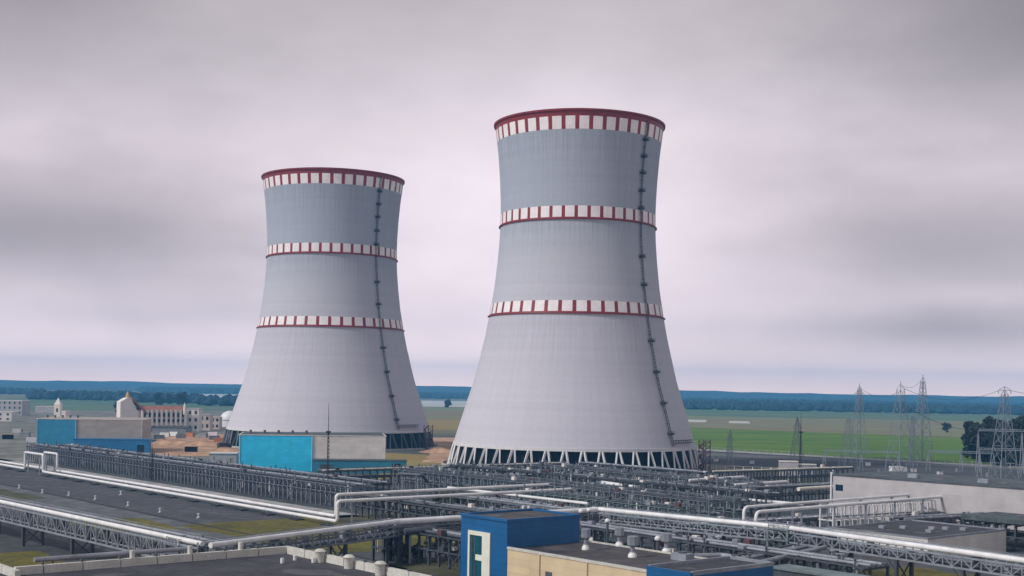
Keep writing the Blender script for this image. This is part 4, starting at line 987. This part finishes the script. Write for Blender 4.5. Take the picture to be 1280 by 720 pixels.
# site containers and earth heaps on the orange ground
rnd = random.Random(9)
CL = [('white container left of the row in front of the arcade', 206, 546, M_WHITE), ('dark container under the first arch of the arcade', 199, 549, M_DPIPE), ('white container in the middle of the orange ground', 218, 545, M_WHITE),
      ('grey container right of the middle one on the orange ground', 226, 548, M_CONTG), ('orange container at the back of the earthworks', 238, 546, M_ORANGE), ('dark crate-like container at the front of the earthworks', 239, 565, M_DARK),
      ('blue container beside the hall with grey-beige part', 196, 556, M_CONTB), ('grey container at the right back of the earthworks', 254, 547, M_CONTG), ('pale container before the domed tank', 266, 545, M_WHITE),
      ('brown container at the far right of the earthworks', 274, 553, M_ORANGE), ('dark container left of the farther tower foot', 268, 550, M_DPIPE), ('pale container near the left edge below the chapel', 22, 541, M_PINK),
      ('dark container at the left edge above the long rack', 10, 549, M_DARK), ('grey container above the pipe loop at left', 31, 546, M_CONTG), ('white container at the left corner of the far left hall', 40, 553, M_WHITE)]
for lab, px, py, m in CL:
    T = thing('container', lab, 'container', W(px, py), rnd.uniform(-.5, .5), 'site containers at far left')
    MB().box(-3.2, 3.2, -1.3, 1.3, 0, 2.7).build('case', m, T); MB().box(-3.1, 3.1, -1.2, 1.2, 2.7, 2.82).build('roof', m, T); MB().box(3.2, 3.26, -1.1, 1.1, .2, 2.5).build('door', M_CONTG, T)
def heap(label, p, r, h, m, seed):
    rn = random.Random(seed); q = MB(); n = 26; prof = [(1, 0), (.8, .25), (.5, .62), (.25, .9), (.01, 1)]; vs = []; fs = []
    for k, (a, b) in enumerate(prof):
        for i in range(n): rr = r*a*rn.uniform(.85, 1.15); vs.append((rr*math.cos(2*PI*i/n)*1.6, rr*math.sin(2*PI*i/n), h*b*rn.uniform(.85, 1.1)-(.05 if k == 0 else 0)))
    for k in range(4):
        for i in range(n): fs.append((k*n+i, k*n+(i+1) % n, (k+1)*n+(i+1) % n, (k+1)*n+i))
    q.add(vs, fs); o = q.build('earth_heap', m, None, True, p); tag(o, label, 'earth heap', 'heaps on the earthworks')
for i, (px, py, r, h, lab) in enumerate([(203, 556, 8, 3.4, 'orange earth heap beside the grey-beige hall'), (224, 556, 10, 2.6, 'flat orange earth heap in the middle of the earthworks'), (250, 557, 9, 3, 'orange earth heap left of the small white shed'), (281, 565, 6, 2.6, 'earth heap at the left foot of the farther tower'), (549, 566, 7, 3, 'brown earth heap between the feet of the two towers')]):
    heap(lab, W(px, py), r, h, M_EARTH, i)

# trucks
def truck(label, p, rz, mc, mb_):
    T = thing('truck', label, 'truck', p, rz, 'trucks on the site')
    q = MB(); q.add([(2.2, -1.2, .8), (4.3, -1.2, .8), (4.3, -1.2, 1.9), (4.0, -1.2, 3.0), (2.2, -1.2, 3.0), (2.2, 1.2, .8), (4.3, 1.2, .8), (4.3, 1.2, 1.9), (4.0, 1.2, 3.0), (2.2, 1.2, 3.0)], [(0, 1, 2, 3, 4), (9, 8, 7, 6, 5), (0, 5, 6, 1), (1, 6, 7, 2), (2, 7, 8, 3), (3, 8, 9, 4), (4, 9, 5, 0)])
    c = q.build('cab', mc, T); MB().box(4.16, 4.36, -1.05, 1.05, 1.95, 2.75).build('windscreen', M_GLASS, c)
    MB().box(-3.8, 2.0, -1.25, 1.25, 1.1, 3.4).build('body', mb_, T); MB().box(-3.8, 4.0, -.9, .9, .7, 1.08).build('chassis', M_TRUCKD, T)
    wb = None
    for x in (-2.8, -1.5, 3.2):
        for y in (-1.1, 1.1):
            if wb is None: wb = MB().tube([(0, -.17, 0), (0, .17, 0)], .52, 14).build('wheel', M_TYRE, T, True, (x, y, .52))
            else: dup(wb, T, (x, y, .52))
    return T
truck('white truck at the left foot of the nearer tower', W(585, 577), .5, M_TRUCKW, M_TRUCKW)
truck('dark truck left of the white one between the towers', W(573, 578), .2, M_TRUCKD, M_TRUCKD)
truck('dark bodied truck at the left foot of the farther tower', W(280, 561), .8, M_TRUCKD, M_TRUCKD)
truck('white truck in the yard below the middle pylon', W(1122, 592), .3, M_TRUCKW, M_TRUCKW)

# ------------------------------------------------------------------ pylons, masts, gantries
def pylon(label, p, h, wb, rz, arms, wt=1.0, th=.22, cat='pylon'):
    th *= .62
    T = thing('pylon', label, cat, p, rz, 'lattice pylons in the yard on the right')
    cs = [(-1, -1), (1, -1), (1, 1), (-1, 1)]
    def at(c, z): k = wb/2+(wt/2-wb/2)*min(1, z/(h*.92)); return Vector((c[0]*k, c[1]*k, z))
    for c in cs: MB().bar(at(c, 0), at(c, h*.92), th*1.5, w2=th).build('leg', M_LATT, T)
    q = MB(); zs = [0]; z = 0
    while z < h*.9: z += max(1.4, (wb+(wt-wb)*z/h)*.95); zs.append(min(z, h*.92))
    for z0, z1 in zip(zs, zs[1:]):
        for i in range(4):
            a, b = cs[i], cs[(i+1) % 4]; q.bar(at(a, z0), at(b, z1), th*.6); q.bar(at(b, z0), at(a, z1), th*.6); q.bar(at(a, z1), at(b, z1), th*.6)
    q.build('bracing', M_LATT, T)
    q = MB(); q.bar((0, 0, h*.92), (0, 0, h), th*1.2)
    for c in cs: q.bar(at(c, h*.92), (0, 0, h*.97), th)
    q.build('peak', M_LATT, T)
    for z, l in arms:
        q = MB(); 
        for s_ in (-1, 1):
            q.bar((0, 0, z), (s_*l, 0, z), th*1.1); q.bar((0, 0, z+1.6), (s_*l, 0, z), th*.8)
            for k in range(3): q.bar((s_*l, 0, z-.3-.45*k), (s_*l, 0, z-.6-.45*k), .3)
        q.build('crossarm', M_LATT, T)
    return T
pylon('tall lattice pylon left of the pair above the pale long building', WD(1124, 570), 42.5, 9, .5, [], 2.2, .3)
pylon('tallest lattice pylon right of the pair, beyond the yard', WD(1152, 700), 48, 9, .4, [], 1.6, .34)
pylon('faint farther lattice pylon standing left of the pair', WD(1073, 760), 43, 8, .3, [(37, 3.2)], 1.6, .3)
pylon('broad lattice pylon in front of the dark trees at right', WD(1254, 530), 40.5, 9, .25, [(39, 3.0)], 2.0, .3)
pylon('short lattice pylon behind the pinkish hut', WD(996, 640), 25, 6, .2, [(20, 2.2)], 1.0, .22)
pylon('short slim lattice pylon right beside the nearer tower in the yard', WD(912, 590), 19.5, 3.2, .2, [(15, 1.6)], .8, .2)
pylon('low lattice pylon left of the tall pair in the yard', WD(1060, 620), 26, 7, .2, [], 1.6, .22)
pylon('low slim lattice pylon between the two tall ones', WD(1140, 640), 28, 4, .2, [(24, 2.0)], 1.0, .2)
def mast(label, p, h, zb=0):
    T = thing('lightning_mast', label, 'mast', (p.x, p.y, zb), 0, 'slim lightning masts')
    q = MB()
    for k in range(3):
        a = 2*PI*k/3; q.bar((.55*math.cos(a), .55*math.sin(a), 0), (.22*math.cos(a), .22*math.sin(a), h*.7), .14)
    z = 0
    while z < h*.7-1:
        for k in range(3):
            a = 2*PI*k/3; b = 2*PI*(k+1)/3; r0 = .55-.33*z/(h*.7); q.bar((r0*math.cos(a), r0*math.sin(a), z), (r0*.96*math.cos(b), r0*.96*math.sin(b), z+1.2), .09)
        z += 1.2
    q.build('lattice', M_LADDER, T); MB().cyl(0, 0, h*.68, h, .13, 8, .05).build('spike', M_LADDER, T); MB().box(-.7, .7, -.7, .7, h*.69, h*.71).build('platform', M_LADDER, T)
mast('slim dark lightning mast before the pale half of the hall', WD(409, 395), 31)
mast('slim dark lightning mast right of the pinkish hut', WD(1000, 520), 29)
mast('short slim mast beside the left pipe loop', WD(190, 470), 14)
def gantry(label, p, rz, L_, h, m):
    T = thing('gantry', label, 'gantry', p, rz, 'substation gantries in the yard')
    for x in (0, L_/2, L_):
        q = MB(); q.bar((x-1, 0, 0), (x, 0, h), .35); q.bar((x+1, 0, 0), (x, 0, h), .35); q.build('post', m, T)
    q = MB(); q.bar((0, -.4, h), (L_, -.4, h), .25); q.bar((0, .4, h), (L_, .4, h), .25); q.bar((0, 0, h+.8), (L_, 0, h+.8), .25)
    k = int(L_/1.5)
    for i in range(k): q.bar((L_*i/k, -.4, h), (L_*(i+1)/k, 0, h+.8), .12); q.bar((L_*i/k, .4, h), (L_*(i+1)/k, 0, h+.8), .12)
    q.build('girder', m, T)
gantry('pale high gantry in front of the dark trees at right', WD(1222, 600), -.12, 40, 20, M_GALV)
gantry('pale lower gantry in front of the dark trees at right', WD(1224, 575), -.15, 38, 12, M_GALV)
gantry('low grey gantry behind the pale huts', WD(1030, 600), -.2, 34, 9, M_LATT)
gantry('grey gantry between the tall pylon pair and the trees', WD(1160, 610), -.2, 30, 9, M_LATT)
CB = [(1013, 586, 'pale switch cabinet right of the grey hut'), (1032, 588, 'pale switch cabinet below the low pylon'), (1085, 582, 'white switch cabinet at the back left of the yard'), (1101, 592, 'white switch cabinet left of the white truck'),
      (1142, 590, 'grey switch cabinet right of the white truck'), (1175, 594, 'white switch cabinet in the middle right of the yard'), (1224, 600, 'white switch cabinet left of the broad pylon'), (1236, 596, 'grey switch cabinet at the foot of the broad pylon'),
      (1198, 590, 'grey switch cabinet at the edge of the green field'), (940, 580, 'grey switch cabinet right of the slim pylon'), (895, 577, 'pale switch cabinet between the nearer tower and the slim pylon')]
for px, py, lab in CB:
    T = thing('switch_cabinet', lab, 'cabinet', W(px, py), rnd.uniform(-.4, .4), 'switch cabinets in the yard')
    MB().box(-1.2, 1.2, -.7, .7, 0, 1.7).build('case', rnd.choice((M_WHITE, M_GPIPE)), T); MB().box(-1.3, 1.3, -.8, .8, 1.7, 1.85).build('roof', M_GPIPE, T); MB().cyl(0, 0, 1.85, 3.0, .2, 8).build('bushing', M_DPIPE, T)
def cable(label, p, q_, sag):
    pts = [p+(q_-p)*i/14-Vector((0, 0, 4*sag*(i/14)*(1-i/14))) for i in range(15)]
    o = pts[0].copy(); tag(MB().tube([x-o for x in pts], .075, 6).build('power_cable', M_LADDER, None, False, o), label, 'cable', 'overhead cables of the yard')
P1 = WD(1124, 570); P2 = WD(1152, 700); P3 = WD(1254, 530); P4 = WD(1073, 760)
def up(p, z, dx=0): return Vector((p.x+dx, p.y, z))
cable('overhead cable between the tops of the two tall pylons', up(P1, 41), up(P2, 46), 3)
cable('overhead cable from the left tall pylon to the faint farther one', up(P1, 38), up(P4, 41), 4)
cable('upper overhead cable from the left tall pylon to the broad right pylon', up(P1, 40), up(P3, 39, -2), 5)
cable('lower overhead cable from the left tall pylon to the high gantry', up(P1, 33), up(WD(1222, 600), 20), 3)
cable('overhead cable from the broad right pylon out of the right edge', up(P3, 39, 2), up(P3, 37, 90), 4)
# perimeter fence behind the yard
def fence(label, p0, p1, h, step, m):
    rz, Lg = direction(p0, p1); T = thing('fence', label, 'fence', (p0.x, p0.y, 0), rz); n = min(99, int(Lg/step)+1); st = Lg/(n-1); f = None
    for i in range(n):
        if f is None: f = MB().box(-.12, .12, -.12, .12, 0, h).build('post', m, T)
        else: dup(f, T, (i*st, 0, 0))
    q = MB()
    for z in (.4, h*.5, h-.1): q.bar((0, 0, z), (Lg, 0, z), .09)
    q.build('rail', m, T)
fence('long pale perimeter fence along the near edge of the green field', W(848, 562), W(1300, 588), 2.6, 5, M_CONC)
fence('pale fence around the yard behind the right racks', W(862, 586.5), W(975, 590.5), 2.2, 4, M_CREAM)
# marker posts by the drain channel
for i, (px, py, lab) in enumerate([(24, 611, 'white marker post nearest to the left edge beside the dark channel'), (53, 617, 'second white marker post from the left beside the dark channel'), (86, 620, 'third white marker post from the left beside the dark channel'), (119, 625, 'white marker post left of the close pair by the channel'),
    (151, 619, 'white marker post behind the others near the twin pipes'), (160, 633, 'white marker post at the upper corner of the small grass square'), (200, 641, 'white marker post at the right end of the small grass square'), (248, 648, 'white marker post at the corner of the big grass patch')]):
    T = thing('marker_post', lab, 'post', W(px, py), 0, 'white marker posts beside the drain channel')
    MB().cyl(0, 0, 0, .3, .6, 12).build('foot', M_CONC, T); MB().cyl(0, 0, .3, 1.1, .22, 10, .18).build('post', M_WHITE, T); MB().cyl(0, 0, 1.1, 1.35, .36, 10).build('cap', M_WHITE, T)
